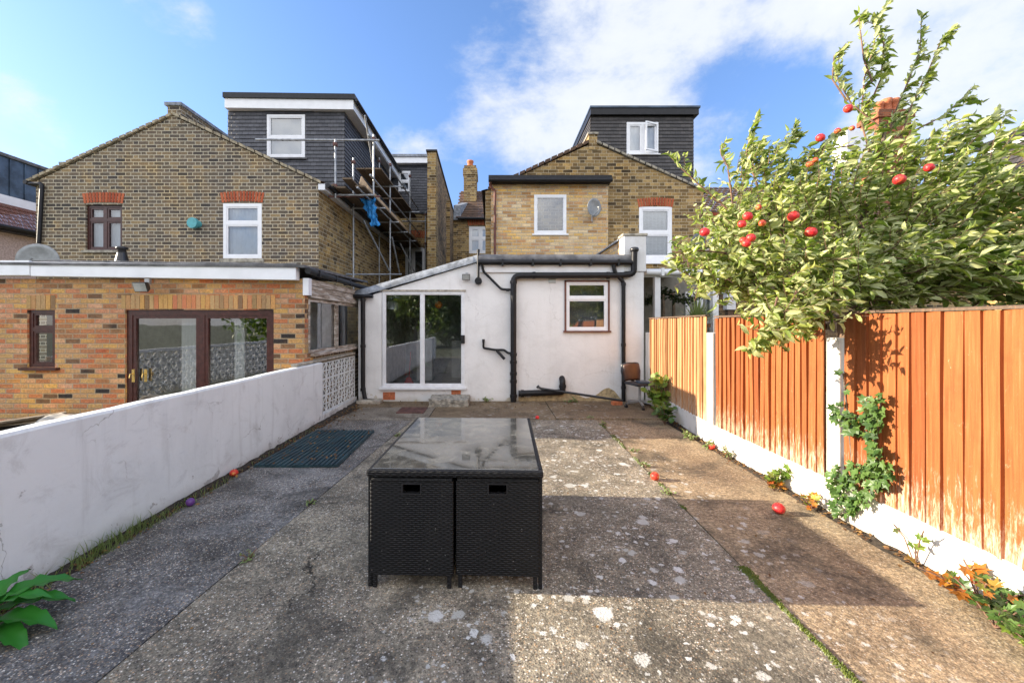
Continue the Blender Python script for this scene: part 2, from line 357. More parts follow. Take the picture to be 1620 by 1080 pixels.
# woven black rattan
def wicker():
    m, n = mat('rattan_black'); O = n.obj(); o = n.sep(O)
    g = n.sep(n.n('ShaderNodeTexCoord').outputs['Normal'])
    isx = n.m('GREATER_THAN', n.m('ABSOLUTE', g[0]), .7); isz = n.m('GREATER_THAN', n.m('ABSOLUTE', g[2]), .7)
    u = n.m('ADD', n.m('MULTIPLY', o[1], isx), n.m('MULTIPLY', o[0], n.m('SUBTRACT', 1., isx)))
    v = n.m('ADD', n.m('MULTIPLY', o[1], isz), n.m('MULTIPLY', o[2], n.m('SUBTRACT', 1., isz)))
    wb = n.noise(O, 7, 3); v = n.m('ADD', v, n.m('MULTIPLY', wb, .012)); u = n.m('ADD', u, n.m('MULTIPLY', n.noise(O, 5, 2), .02))
    row = n.m('FLOOR', n.m('DIVIDE', v, .0125)); fv = n.m('FRACT', n.m('DIVIDE', v, .0125))
    sv = n.m('SINE', n.m('MULTIPLY', fv, PI))
    su = n.m('SINE', n.m('ADD', n.m('MULTIPLY', u, 2 * PI / .05), n.m('MULTIPLY', row, PI)))
    h = n.m('MULTIPLY', n.m('POWER', sv, .6), n.m('ADD', .6, n.m('MULTIPLY', su, .4)))
    c = n.mix(h, (.003, .003, .003), n.mix(n.step(n.noise(O, 3, 6, .7), .45, .7), (.011, .011, .013), (.026, .025, .025)))
    c = n.mix(n.m('MULTIPLY', n.step(n.vor(O, 22), .10, .05), .5), c, (.25, .24, .22))
    n.out(c, .5, bump=n.bump(h, 1.0, .006), spec=.3); M['rattan_black'] = m
wicker()

def glass(name, tint, refl):
    m, n = mat(name); P = n.pos()
    tr = n.n('ShaderNodeBsdfTransparent'); tr.inputs[0].default_value = (*tint, 1)
    gl = n.n('ShaderNodeBsdfGlossy'); gl.inputs[0].default_value = (.95, .97, 1, 1); gl.inputs[1].default_value = .015
    nb = n.bump(n.noise(P, 1.3, 2), .06, .02); n.put(gl.inputs['Normal'], nb)
    fr = n.n('ShaderNodeFresnel'); fr.inputs[0].default_value = 1.5
    f = n.m('ADD', n.m('MULTIPLY', fr.outputs[0], 1.0), refl, clamp=True)
    mx = n.n('ShaderNodeMixShader'); n.put(mx.inputs[0], f)
    n.t.links.new(tr.outputs[0], mx.inputs[1]); n.t.links.new(gl.outputs[0], mx.inputs[2])
    o = n.n('ShaderNodeOutputMaterial'); n.t.links.new(mx.outputs[0], o.inputs[0]); M[name] = m
glass('glass_clear', (.85, .88, .88), .12)
glass('glass_door', (.85, .87, .87), .17)
glass('glass_sky', (.8, .85, .88), .13)
def table_glass():
    m, n = mat('glass_table'); P = n.pos()
    d1 = n.step(n.noise(P, 6, 7, .7, .8), .42, .72); d2 = n.noise(P, 70, 4, .7)
    c = n.mix(n.m('MULTIPLY', d1, .8), (.055, .055, .053), (.17, .165, .145))
    r = n.m('ADD', .03, n.m('MULTIPLY', n.m('MULTIPLY', d1, d2), .35))
    n.out(c, r, spec=.6, IOR=2.1, bump=n.bump(n.noise(P, 2.0, 1), .012, .02)); M['glass_table'] = m
table_glass()

def apple_mat(name, red, yel):
    m, n = mat(name); O = n.obj()
    c = n.mix(n.step(n.noise(O, 14, 4, .6, .5), .5, .68), red, yel)
    c = n.mix(n.step(n.vor(O, 160), .2, .1), c, (.75, .5, .25))
    n.out(c, .42, spec=.4); M[name] = m
apple_mat('apple_red', (.62, .018, .025), (.68, .12, .05))
apple_mat('apple_blush', (.62, .04, .025), (.72, .34, .08))

def leaf_mat(name, tops, under, autumn=0.0, trans=.25):
    m, n = mat(name); g = n.n('ShaderNodeNewGeometry'); isl = g.outputs['Random Per Island']
    c = n.ramp(isl, [(i / (len(tops) - 1), t) for i, t in enumerate(tops)])
    c = n.mix(.5, c, n.ramp(n.noise(g.outputs['Position'], 3, 3), [(.3, (.65, .7, .6)), (.7, (1.3, 1.25, 1.2))]), 'MULTIPLY')
    c = n.mix(g.outputs['Backfacing'], c, n.mix(n.m('MULTIPLY', isl, .6), under, tuple(x * .7 for x in under)))
    p = n.n('ShaderNodeBsdfPrincipled'); n.put(p.inputs['Base Color'], c); p.inputs['Roughness'].default_value = .42
    p.inputs['Specular IOR Level'].default_value = .45
    t = n.n('ShaderNodeBsdfTranslucent'); n.put(t.inputs[0], n.mix(1., c, (1.2, 1.35, .5), 'MULTIPLY'))
    mx = n.n('ShaderNodeMixShader'); mx.inputs[0].default_value = trans
    n.t.links.new(p.outputs[0], mx.inputs[1]); n.t.links.new(t.outputs[0], mx.inputs[2])
    o = n.n('ShaderNodeOutputMaterial'); n.t.links.new(mx.outputs[0], o.inputs[0]); M[name] = m
leaf_mat('leaf_apple', [(.09, .14, .03), (.21, .28, .06), (.15, .22, .05), (.32, .37, .10), (.24, .30, .07), (.46, .46, .15)], (.56, .58, .28), trans=.4)
leaf_mat('leaf_ivy', [(.025, .06, .015), (.07, .14, .03), (.12, .2, .05), (.04, .09, .02)], (.16, .22, .08))
leaf_mat('leaf_fresh', [(.09, .17, .02), (.16, .26, .04), (.22, .28, .05), (.07, .14, .02)], (.22, .28, .1))
leaf_mat('leaf_autumn', [(.42, .13, .02), (.5, .24, .04), (.32, .06, .02), (.36, .3, .05), (.14, .2, .04)], (.4, .26, .1))
leaf_mat('leaf_dock', [(.03, .20, .015), (.05, .27, .02), (.07, .30, .03)], (.04, .22, .025), trans=.1)
leaf_mat('leaf_dark', [(.012, .03, .01), (.03, .055, .018), (.05, .085, .025)], (.06, .08, .03))
leaf_mat('leaf_spike', [(.12, .2, .06), (.25, .3, .1), (.32, .36, .16)], (.25, .3, .12))
leaf_mat('moss', [(.05, .08, .01), (.12, .15, .015), (.08, .1, .02)], (.07, .1, .02), trans=.05)

# ------------------------------------------------------------------ mesh builder
def wloc(o):
    v = Vector((0, 0, 0))
    while o: v = v + o.location; o = o.parent
    return v
class MB:
    def __init__(s): s.v = []; s.f = []; s.sm = []
    def add(s, vs, fs, smooth=False):
        b = len(s.v); s.v += [tuple(v) for v in vs]
        s.f += [tuple(b + i for i in f) for f in fs]; s.sm += [smooth] * len(fs); return s
    def box(s, x0, x1, y0, y1, z0, z1):
        if x0 > x1: x0, x1 = x1, x0
        if y0 > y1: y0, y1 = y1, y0
        if z0 > z1: z0, z1 = z1, z0
        vs = [(x, y, z) for x in (x0, x1) for y in (y0, y1) for z in (z0, z1)]
        return s.add(vs, [(0, 1, 3, 2), (4, 6, 7, 5), (0, 4, 5, 1), (2, 3, 7, 6), (0, 2, 6, 4), (1, 5, 7, 3)])
    def hexa(s, p):   # 8 points: bottom 4 ccw, top 4 ccw
        return s.add(p, [(3, 2, 1, 0), (4, 5, 6, 7), (0, 1, 5, 4), (1, 2, 6, 5), (2, 3, 7, 6), (3, 0, 4, 7)])
    def bar(s, a, b, w, h, up=(0, 0, 1)):
        a = Vector(a); b = Vector(b); dd = (b - a).normalized(); up = Vector(up)
        if abs(dd.dot(up)) > .98: up = Vector((0, 1, 0))
        r = dd.cross(up).normalized() * w / 2; u = r.cross(dd).normalized() * h / 2
        p = [a - r - u, a + r - u, b + r - u, b - r - u, a - r + u, a + r + u, b + r + u, b - r + u]
        return s.hexa(p)
    def tube(s, pts, r, seg=10, cap=True, bend=0):
        pts = [Vector(p) for p in pts]
        if bend:
            q = [pts[0]]
            for i in range(1, len(pts) - 1):
                a = (pts[i - 1] - pts[i]); b = (pts[i + 1] - pts[i]); k = min(bend, a.length * .45, b.length * .45)
                A = pts[i] + a.normalized() * k; B = pts[i] + b.normalized() * k
                for j in range(5):
                    t = j / 4; q.append((1 - t) ** 2 * A + 2 * t * (1 - t) * pts[i] + t * t * B)
            q.append(pts[-1]); pts = q
        rs = r if isinstance(r, (list, tuple)) else [r] * len(pts)
        vs = []; fs = []; ref = None
        for i, p in enumerate(pts):
            t = (pts[min(i + 1, len(pts) - 1)] - pts[max(i - 1, 0)])
            if t.length < 1e-9: t = Vector((0, 0, 1))
            t.normalize()
            if ref is None: ref = Vector((0, 0, 1)) if abs(t.z) < .9 else Vector((1, 0, 0))
            a = t.cross(ref).normalized(); b = a.cross(t).normalized(); ref = b
            for k in range(seg):
                an = 2 * PI * k / seg; vs.append(p + (a * math.cos(an) + b * math.sin(an)) * rs[i])
        for i in range(len(pts) - 1):
            for k in range(seg):
                k2 = (k + 1) % seg; fs.append((i * seg + k, i * seg + k2, (i + 1) * seg + k2, (i + 1) * seg + k))
        s.add(vs, fs, True)
        if cap:
            s.add(vs[:seg], [tuple(range(seg))]); s.add(vs[-seg:], [tuple(reversed(range(seg)))])
        return s
    def lathe(s, prof, c, seg=20, axis='z'):
        vs = []; fs = []
        for (r, h) in prof:
            for k in range(seg):
                a = 2 * PI * k / seg
                q = (r * math.cos(a), r * math.sin(a), h)
                if axis == 'y': q = (q[0], q[2], q[1])
                vs.append((c[0] + q[0], c[1] + q[1], c[2] + q[2]))
        for i in range(len(prof) - 1):
            for k in range(seg):
                k2 = (k + 1) % seg; fs.append((i * seg + k, i * seg + k2, (i + 1) * seg + k2, (i + 1) * seg + k))
        return s.add(vs, fs, True)
    def prism(s, poly, y0, y1):    # polygon in x,z extruded over y
        k = len(poly)
        vs = [(x, y0, z) for x, z in poly] + [(x, y1, z) for x, z in poly]
        fs = [tuple(range(k)), tuple(reversed(range(k, 2 * k)))] + [(i, i + k, (i + 1) % k + k, (i + 1) % k) for i in range(k)]
        return s.add(vs, fs)
    def build(s, name, m, parent=None, bevel=0, loc=None):
        me = bpy.data.meshes.new(name); off = wloc(parent) if parent else Vector(loc or (0, 0, 0))
        me.from_pydata([(v[0] - off.x, v[1] - off.y, v[2] - off.z) for v in s.v], [], s.f)
        me.polygons.foreach_set('use_smooth', s.sm); me.update()
        o = bpy.data.objects.new(name, me); COL.objects.link(o)
        me.materials.append(M[m] if isinstance(m, str) else m)
        if parent: o.parent = parent
        elif loc: o.location = loc
        if bevel:
            b = o.modifiers.new('bevel', 'BEVEL'); b.width = bevel; b.segments = 2; b.limit_method = 'ANGLE'; b.harden_normals = False
        return o
def fixn(o):
    import bmesh
    bm = bmesh.new(); bm.from_mesh(o.data); bmesh.ops.recalc_face_normals(bm, faces=bm.faces); bm.to_mesh(o.data); bm.free(); return o
def tag(o, label, cat, group=None):
    o['label'] = label; o['category'] = cat
    if group: o['group'] = group
    return o
def thing(name, label, cat, loc=(0, 0, 0), group=None, rz=0):
    o = bpy.data.objects.new(name, None); COL.objects.link(o); o.location = loc; o.rotation_euler.z = rz
    o.empty_display_size = .2
    return tag(o, label, cat, group)
def struct(o): o['kind'] = 'structure'; return o
def stuff(o, label, cat): o['kind'] = 'stuff'; return tag(o, label, cat)
def copy_tree(o, parent=None):
    c = o.copy(); COL.objects.link(c)
    if parent: c.parent = parent
    for ch in list(o.children): copy_tree(ch, c)
    return c

# facing frames: map (u along wall, z, depth inwards)
def FY(Y): return lambda u, z, dp=0: (u, Y + dp, z)
def FXp(Xc): return lambda u, z, dp=0: (Xc - dp, u, z)      # faces +X
def FXm(Xc): return lambda u, z, dp=0: (Xc + dp, u, z)      # faces -X
def fbox(mb, fr, u0, u1, z0, z1, d0, d1):
    a = fr(u0, z0, d0); b = fr(u1, z1, d1); return mb.box(a[0], b[0], a[1], b[1], a[2], b[2])
def wallmesh(fr, top, z0, holes, reveal=.1, back=None):
    """top: [(u,z)...] left to right; holes (u0,u1,z0,z1)."""
    mb = MB()
    us = sorted(set([t[0] for t in top] + [h[0] for h in holes] + [h[1] for h in holes]))
    us = [u for u in us if top[0][0] <= u <= top[-1][0]]
    def zt(u, side):
        for i in range(len(top) - 1):
            a, b = top[i], top[i + 1]
            if a[0] == b[0]: continue
            if (side > 0 and a[0] <= u < b[0]) or (side < 0 and a[0] < u <= b[0]):
                return a[1] + (b[1] - a[1]) * (u - a[0]) / (b[0] - a[0])
        return top[-1][1]
    for a, b in zip(us[:-1], us[1:]):
        za, zb = zt(a, 1), zt(b, -1); mid = (a + b) / 2; lo = z0
        hs = sorted([h for h in holes if h[0] < mid < h[1]], key=lambda h: h[2])
        for h in hs:
            if h[2] > lo: mb.add([fr(a, lo), fr(b, lo), fr(b, h[2]), fr(a, h[2])], [(0, 1, 2, 3)])
            lo = h[3]
        mb.add([fr(a, lo), fr(b, lo), fr(b, zb), fr(a, za)], [(0, 1, 2, 3)])
    for (u0, u1, a, b) in holes:
        r = reveal
        mb.add([fr(u0, a), fr(u1, a), fr(u1, b), fr(u0, b), fr(u0, a, r), fr(u1, a, r), fr(u1, b, r), fr(u0, b, r)],
               [(0, 4, 5, 1), (1, 5, 6, 2), (2, 6, 7, 3), (3, 7, 4, 0)])
    if back:
        L = top[0][0]; Rr = top[-1][0]
        mb.add([fr(L, z0), fr(L, top[0][1]), fr(L, top[0][1], back), fr(L, z0, back)], [(0, 1, 2, 3)])
        mb.add([fr(Rr, z0), fr(Rr, top[-1][1]), fr(Rr, top[-1][1], back), fr(Rr, z0, back)], [(0, 1, 2, 3)])
        pts = [fr(*t) for t in top] + [fr(t[0], t[1], back) for t in top]; k = len(top)
        mb.add(pts, [(i, i + 1, i + 1 + k, i + k) for i in range(k - 1)])
    return mb
def window(parent, fr, u0, u1, z0, z1, rec=.08, fw=.06, fm='upvc_white', pane='glass_sky', rows=(), cols=(), back='curtain_white', sill=None, name='window', sash=.03, inner=.035, bdepth=.12, fdep=.07):
    """rows/cols: fractions where bars cross"""
    f = MB()
    fbox(f, fr, u0, u0 + fw, z0, z1, rec, rec + fdep); fbox(f, fr, u1 - fw, u1, z0, z1, rec, rec + fdep)
    fbox(f, fr, u0 + fw, u1 - fw, z0, z0 + fw, rec + .001, rec + fdep); fbox(f, fr, u0 + fw, u1 - fw, z1 - fw, z1, rec + .001, rec + fdep)
    for r_ in rows:
        z = z0 + (z1 - z0) * r_; fbox(f, fr, u0 + fw, u1 - fw, z - fw * .55, z + fw * .55, rec + .002, rec + fdep)
    for c_ in cols:
        u = u0 + (u1 - u0) * c_; fbox(f, fr, u - fw * .55, u + fw * .55, z0 + fw, z1 - fw, rec + .003, rec + fdep)
    zs = [z0 + fw] + [z0 + (z1 - z0) * r_ for r_ in rows] + [z1 - fw]
    us = [u0 + fw] + [u0 + (u1 - u0) * c_ for c_ in cols] + [u1 - fw]
    if inner:
        for a, b in zip(zs[:-1], zs[1:]):
            for c, e in zip(us[:-1], us[1:]):
                i = inner; ra = rec + .012; a1 = a + (fw * .55 if a in zs[1:-1] else 0); b1 = b - (fw * .55 if b in zs[1:-1] else 0)
                c1 = c + (fw * .55 if c in us[1:-1] else 0); e1 = e - (fw * .55 if e in us[1:-1] else 0)
                fbox(f, fr, c1, c1 + i, a1, b1, ra, rec + .06); fbox(f, fr, e1 - i, e1, a1, b1, ra, rec + .06)
                fbox(f, fr, c1 + i, e1 - i, a1, a1 + i, ra + .001, rec + .06); fbox(f, fr, c1 + i, e1 - i, b1 - i, b1, ra + .001, rec + .06)
    fo = f.build(name, fm, parent)
    p = MB(); p.add([fr(u0 + fw * .5, z0 + fw * .5, rec + .04), fr(u1 - fw * .5, z0 + fw * .5, rec + .04), fr(u1 - fw * .5, z1 - fw * .5, rec + .04), fr(u0 + fw * .5, z1 - fw * .5, rec + .04)], [(0, 1, 2, 3)])
    p.build('pane', pane, fo)
    if back:
        q = MB()
        if back == 'curtain_white':
            N = 26; vs = []; fs = []
            for i in range(N + 1):
                u = u0 + (u1 - u0) * i / N; dd = rec + bdepth + .02 * math.sin(i * 2.1) 
                vs += [fr(u, z0, dd), fr(u, z1, dd)]
            for i in range(N): fs.append((2 * i, 2 * i + 2, 2 * i + 3, 2 * i + 1))
            q.add(vs, fs, True)
        else: fbox(q, fr, u0, u1, z0, z1, rec + bdepth, rec + bdepth + .02)
        q.build('curtain' if back == 'curtain_white' else 'blind' if back == 'blind_grey' else 'dark_room', back, fo)
    if sill:
        sm, proj, th = sill; s_ = MB(); fbox(s_, fr, u0 - .06, u1 + .06, z0 - th, z0 - .001, -proj, rec + .02); s_.build('sill', sm, parent if False else fo, bevel=.004)
    return fo
def arch(parent, fr, u0, u1, z, h, rise, nb, m='arch_red', proud=.012):
    mb = MB(); L = u1 - u0; c = (u0 + u1) / 2
    for i in range(nb):
        a0 = -1 + 2 * i / nb + .022; a1 = -1 + 2 * (i + 1) / nb - .022
        def pt(a, t):
            splay = .10; u = c + a * (L / 2) * (1 + splay * t); zz = z + rise * (1 - a * a) + h * t; return u, zz
        p = [pt(a0, 0), pt(a1, 0), pt(a1, 1), pt(a0, 1)]
        mb.add([fr(*q, -proud) for q in p] + [fr(*q, .02) for q in p], [(0, 1, 2, 3), (0, 4, 5, 1), (1, 5, 6, 2), (2, 6, 7, 3), (3, 7, 4, 0)])
    b = MB(); ps = []
    for a in (-1, -.6, -.2, .2, .6, 1): ps.append((c + a * L / 2, z + rise * (1 - a * a)))
    mb.build('brick_arch', m, parent)
def soldier(parent, fr, u0, u1, z0, h, name='soldier_course', m='soldier_mix', bw=.073):
    mb = MB(); k = int((u1 - u0) / bw); w_ = (u1 - u0) / k
    for i in range(k): fbox(mb, fr, u0 + i * w_ + .005, u0 + (i + 1) * w_ - .005, z0 + .004 + rnd.random() * .004, z0 + h - rnd.random() * .006, -.004 - rnd.random() * .003, .02)
    mb.build(name, m, parent)
def tiled_face(fr, u0, u1, z0, z1, gauge=.115, cut=None):
    """sawtooth rows of hung tiles; cut(z)->(u0,u1)"""
    mb = MB(); z = math.floor(z0 / gauge) * gauge
    while z < z1:
        a = max(z, z0); b = min(z + gauge, z1); l, r = (u0, u1) if not cut else cut(a)
        if r > l:
            mb.add([fr(l, a, -.028), fr(r, a, -.028), fr(r, b, -.006), fr(l, b, -.006), fr(l, a, 0), fr(r, a, 0)], [(0, 1, 2, 3), (4, 5, 1, 0)])
            # jagged ends
        z += gauge
    return mb
def tiled_slope(mb, a, b, c_, dd, rows, cols, th=.02, lap=.02):
    """quad a(bl) b(br) c(tr) d(tl): overlapping tiles"""
    a, b, c_, dd = map(Vector, (a, b, c_, dd)); nrm = (b - a).cross(dd - a).normalized()
    if nrm.z < 0: nrm = -nrm
    for i in range(rows):
        t0 = i / rows; t1 = (i + 1) / rows + .006
        for j in range(cols):
            o = (.5 if i % 2 else 0); s0 = max(0, (j + o) / cols); s1 = min(1, (j + 1 + o) / cols - .001)
            if s1 <= s0: continue
            P = lambda s_, t_: (a * (1 - s_) + b * s_) * (1 - t_) + (dd * (1 - s_) + c_ * s_) * t_
            j1 = rnd.random() * .006
            q = [P(s0, t0) + nrm * (th + lap + j1), P(s1, t0) + nrm * (th + lap + j1), P(s1, t1) + nrm * th * .6, P(s0, t1) + nrm * th * .6]
            q2 = [P(s0, t0), P(s1, t0)]
            mb.add(q + q2, [(0, 1, 2, 3), (4, 5, 1, 0)])
    return mb
# ================================================================== GROUND
g = MB(); g.add([(-400, -400, -.05), (400, -400, -.05), (400, 900, -.05), (-400, 900, -.05)], [(0, 1, 2, 3)])
struct(g.build('ground', 'ground_earth'))
def slab(pts, m, z=0.0, name='concrete_path', th=.12, sub=0):
    mb = MB(); k = len(pts)
    mb.add([(x, y, z) for x, y in pts] + [(x, y, z - th) for x, y in pts], [tuple(range(k))] + [(i, i + k, (i + 1) % k + k, (i + 1) % k) for i in range(k)])
    return struct(fixn(mb.build(name, m)))
def jl(y): return -1.86 + (y - 2.0) * .083 + .035     # left joint
def jr(y): return 1.665 + (y - 2.0) * .016             # right joint
def edge(fx, y0, y1, off, k=26):
    return [(fx(y0 + (y1 - y0) * i / k) + off + rnd.uniform(-.004, .004), y0 + (y1 - y0) * i / k) for i in range(k + 1)]
YF = 6.95
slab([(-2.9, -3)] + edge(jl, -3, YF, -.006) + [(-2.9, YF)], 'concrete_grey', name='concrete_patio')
slab(edge(jr, -3, YF, -.007) + list(reversed(edge(jl, -3, YF, .006))), 'concrete_mid', .003, name='concrete_patio')
slab([(2.84, -3), (2.84, YF - .3), (2.88, YF)] + list(reversed(edge(jr, -3, YF, .008))), 'concrete_brown', -.002, name='concrete_patio')
slab([(-1.15, YF + .012), (1.05, YF + .018), (1.05, 8.6), (-1.15, 8.6)], 'concrete_brown', .012, name='concrete_patio')
slab([(1.065, YF + .018), (3.0, YF + .02), (3.1, 8.6), (1.065, 8.6)], 'concrete_brown', .016, name='concrete_patio')
slab([(-2.75, YF + .02), (-1.17, YF + .012), (-1.17, 7.95), (-2.6, 7.98)], 'concrete_pale', .008, name='concrete_patio')
slab([(-2.75, 8.0), (-1.17, 7.97), (-1.17, 8.6), (-2.75, 8.6)], 'concrete_brown', .006, name='concrete_patio')
s_ = MB(); s_.add([(-3.0, -3, -.02), (3.1, -3, -.02), (3.1, 8.6, -.02), (-3.0, 8.6, -.02)], [(0, 1, 2, 3)]); struct(s_.build('soil', 'soil'))
# soil berm filling the fence foot
sb = MB(); N = 90
vs = []; fs = []
for i in range(N + 1):
    y = .5 + (8.3 - .5) * i / N; xo = 2.93 if y < 5.45 else 2.93 + (y - 5.45) * .08
    for j, (dx, dz) in enumerate(((-.10, -.012), (-.06, .012), (-.025, .022), (.0, .02))):
        vs.append((xo + dx + rnd.uniform(-.012, .012), y, dz + rnd.uniform(-.008, .012)))
for i in range(N):
    for j in range(3): a = i * 4 + j; fs.append((a, a + 1, a + 5, a + 4))
sb.add(vs, fs); struct(sb.build('soil_strip', 'soil'))
sb = MB(); vs = []; fs = []
for i in range(N + 1):
    y = .5 + (8.5 - .5) * i / N
    for j, (dx, dz) in enumerate(((.0, .03), (.03, .025), (.07, .01), (.12, -.012))):
        vs.append((-2.9 + dx + rnd.uniform(-.015, .015) + (.06 if y > 6.4 and j > 1 else 0), y, dz + rnd.uniform(-.008, .01)))
for i in range(N):
    for j in range(3): a = i * 4 + j; fs.append((a, a + 4, a + 5, a + 1))
sb.add(vs, fs); struct(sb.build('soil_strip', 'soil'))

# ================================================================== BOUNDARY WALL (left)
t = thing('boundary_wall', 'low white rendered garden wall running along the left side of the patio', 'wall', (-2.96, 3, 0))
def wavy_wall(x0, x1, y0, y1, z0, ztop, n_=60):
    mb = MB(); vs = []; fs = []
    prof = lambda k: [(x1, z0), (x1, ztop - .02), (x1 - .015, ztop), (x0 + .015, ztop), (x0, ztop - .02), (x0, z0)]
    for i in range(n_ + 1):
        y = y0 + (y1 - y0) * i / n_; w_ = mnoise.noise((y * 1.3, 0, 0)) * .008; w2 = mnoise.noise((y * 4, 7, 0)) * .006
        for (x, z) in prof(i): vs.append((x + w_, y, z + (w2 if z > z0 else 0)))
    for i in range(n_):
        for j in range(5): a = i * 6 + j; fs.append((a, a + 1, a + 7, a + 6))
    mb.add(vs, fs); mb.add(vs[:6], [(5, 4, 3, 2, 1, 0)]); mb.add(vs[-6:], [(0, 1, 2, 3, 4, 5)]); return mb
fixn(wavy_wall(-3.02, -2.9, -2.5, 5.05, 0, 1.0).build('wall', 'wall_white', t))
fixn(wavy_wall(-3.02, -2.902, 5.056, 6.8, 0, 1.005, 20).build('wall', 'wall_white', t))
cp = MB(); cp.box(-3.03, -2.93, 6.0, 8.5, 1.012, 1.05); cp.build('coping', 'coping_stone', t, bevel=.008)
# breeze block screen
t = thing('breeze_block_screen', 'white patterned breeze block screen between the low wall and the white extension', 'block screen', (-2.95, 7.6, 0))
b0 = MB(); b0.box(-3.01, -2.91, 6.805, 8.52, 0, .115); b0.build('base_course', 'wall_white', t)
def breeze():
    mb = MB(); S = .283; x0, x1 = -2.955, -2.938; h = S / 2; e = .014
    def P(y, z): return (y, z)
    def bar2(a, b, wd, dx=0):
        A = Vector((-2.96 , a[0], a[1])); B = Vector((-2.96, b[0], b[1]))
        mb.bar(A, B, wd, x1 - x0 - dx, up=(1, 0, 0))
    for (a, b) in (((-h, -h + e / 2), (h, -h + e / 2)), ((-h, h - e / 2), (h, h - e / 2))): bar2(a, b, e)
    for (a, b) in (((-h + e / 2, -h), (-h + e / 2, h)), ((h - e / 2, -h), (h - e / 2, h))): bar2(a, b, e, .002)
    for a in ((-h, 0), (h, 0), (0, h), (0, -h)): bar2(a, (0, 0), .017, .003)
    for a in ((-h, -h), (h, h), (h, -h), (-h, h)):
        bar2((a[0] * .96, a[1] * .96), (0, 0), .013, .006)
    return mb
proto = None
Y0 = 6.812
for r_ in range(3):
    for c_ in range(6):
        if proto is None:
            mb = breeze(); me_o = mb.build('screen_block', 'wall_white', t); proto = me_o; o = me_o
        else: o = proto.copy(); COL.objects.link(o); o.parent = t
        o.location = (0, Y0 + .143 + c_ * .2855, .262 + r_ * .2865)
        # mesh built around world origin minus parent offset
for o in [c for c in t.children if c.name.startswith('screen_block')]: o.location = Vector((0, o.location.y, o.location.z))

# ================================================================== FENCE (right)
def fx(y): return 2.93 if y < 5.5 else 2.93 + (y - 5.5) * .085
def fence_panel(y0, y1, nb, m, label, zt=1.745):
    t = thing('closeboard_fence', label, 'fence', (fx(y0), (y0 + y1) / 2, 0), 'fence panels along the right of the patio')
    mb = MB(); dy = (y1 - y0) / nb; ed_ = [y0 + i * dy + (rnd.uniform(-.16, .16) * dy if 0 < i < nb else 0) for i in range(nb + 1)]
    for i in range(nb):
        a = ed_[i]; b = ed_[i + 1] + dy * .09 + rnd.uniform(-.004, .004); b = min(b, y1 + .01)
        zt_ = zt - .02 + rnd.uniform(-.006, .006); zb = .30 + rnd.uniform(-.008, .008); ln = rnd.uniform(-.006, .006)
        xa, xb = fx(a), fx(b); bo = rnd.uniform(-.003, .003)
        vs = []; K = 6
        for k in range(K + 1):
            z = zb + (zt_ - zb) * k / K; bow = mnoise.noise((i * 3.1, z * 1.5, y0)) * .007
            vs += [(xa - .030 + bow * 1.4 + bo * 2.5, a + ln * k / K, z), (xb - .012 + bow, b + ln * k / K, z), (xb + .0 , b + ln * k / K, z), (xa - .012, a + ln * k / K, z)]
        fs = []
        for k in range(K):
            q = k * 4
            for (j, j2) in ((0, 1), (1, 2), (2, 3), (3, 0)): fs.append((q + j, q + j2, q + 4 + j2, q + 4 + j))
        q = K * 4; fs.append((q, q + 1, q + 2, q + 3)); fs.append((3, 2, 1, 0)); mb.add(vs, fs)
    fixn(mb.build('boards', m, t))
    r_ = MB(); r_.hexa([(fx(y0) - .035, y0, zt - .012), (fx(y0) + .03, y0, zt - .012), (fx(y1) + .03, y1, zt - .012), (fx(y1) - .035, y1, zt - .012),
                  (fx(y0) - .035, y0, zt + .006), (fx(y0) + .03, y0, zt + .012), (fx(y1) + .03, y1, zt + .012), (fx(y1) - .035, y1, zt + .006)])
    fixn(r_.build('capping_rail', 'timber_dark', t))
    for zr in (.5, 1.05, 1.6):
        r2 = MB(); r2.hexa([(fx(y0) + .002, y0, zr), (fx(y0) + .04, y0, zr), (fx(y1) + .04, y1, zr), (fx(y1) + .002, y1, zr),
                  (fx(y0) + .002, y0, zr + .05), (fx(y0) + .04, y0, zr + .05), (fx(y1) + .04, y1, zr + .05), (fx(y1) + .002, y1, zr + .05)]); r2.build('rear_rail', 'timber_dark', t)
    return t
fence_panel(1.66, 3.37, 16, 'fence_orange', 'nearest orange fence panel with wide boards, ivy across its far end')
fence_panel(3.57, 5.34, 20, 'fence_orange', 'middle orange fence panel of narrow boards with white worn feet')
fence_panel(5.58, 8.22, 24, 'fence_pale', 'farthest fence panel, pale timber, next to the white extension', 1.765)
fence_panel(-.35, 1.48, 16, 'fence_orange', 'orange fence panel running out of the right edge of the photo')
def post(y, wdt, label, ztop=1.53, lean=0):
    mb = MB(); x = fx(y)
    mb.hexa([(x - .035, y - wdt / 2, -.1), (x + .06, y - wdt / 2, -.1), (x + .06, y + wdt / 2, -.1), (x - .035, y + wdt / 2, -.1),
             (x - .035 + lean, y - wdt / 2, ztop), (x + .06 + lean, y - wdt / 2, ztop), (x + .06 + lean, y + wdt / 2, ztop), (x - .035 + lean, y + wdt / 2, ztop)])
    return tag(fixn(mb.build('fence_post', 'gravel_white', None, bevel=.01, loc=(x, y, 0))), label, 'post', 'white concrete fence posts')
post(3.47, .135, 'white concrete fence post beside the ivy')
post(5.46, .16, 'white concrete fence post between the middle and farthest panels')
post(8.36, .16, 'white concrete fence post against the white extension', 1.47)
post(1.57, .12, 'white concrete fence post just outside the right edge of the photo')
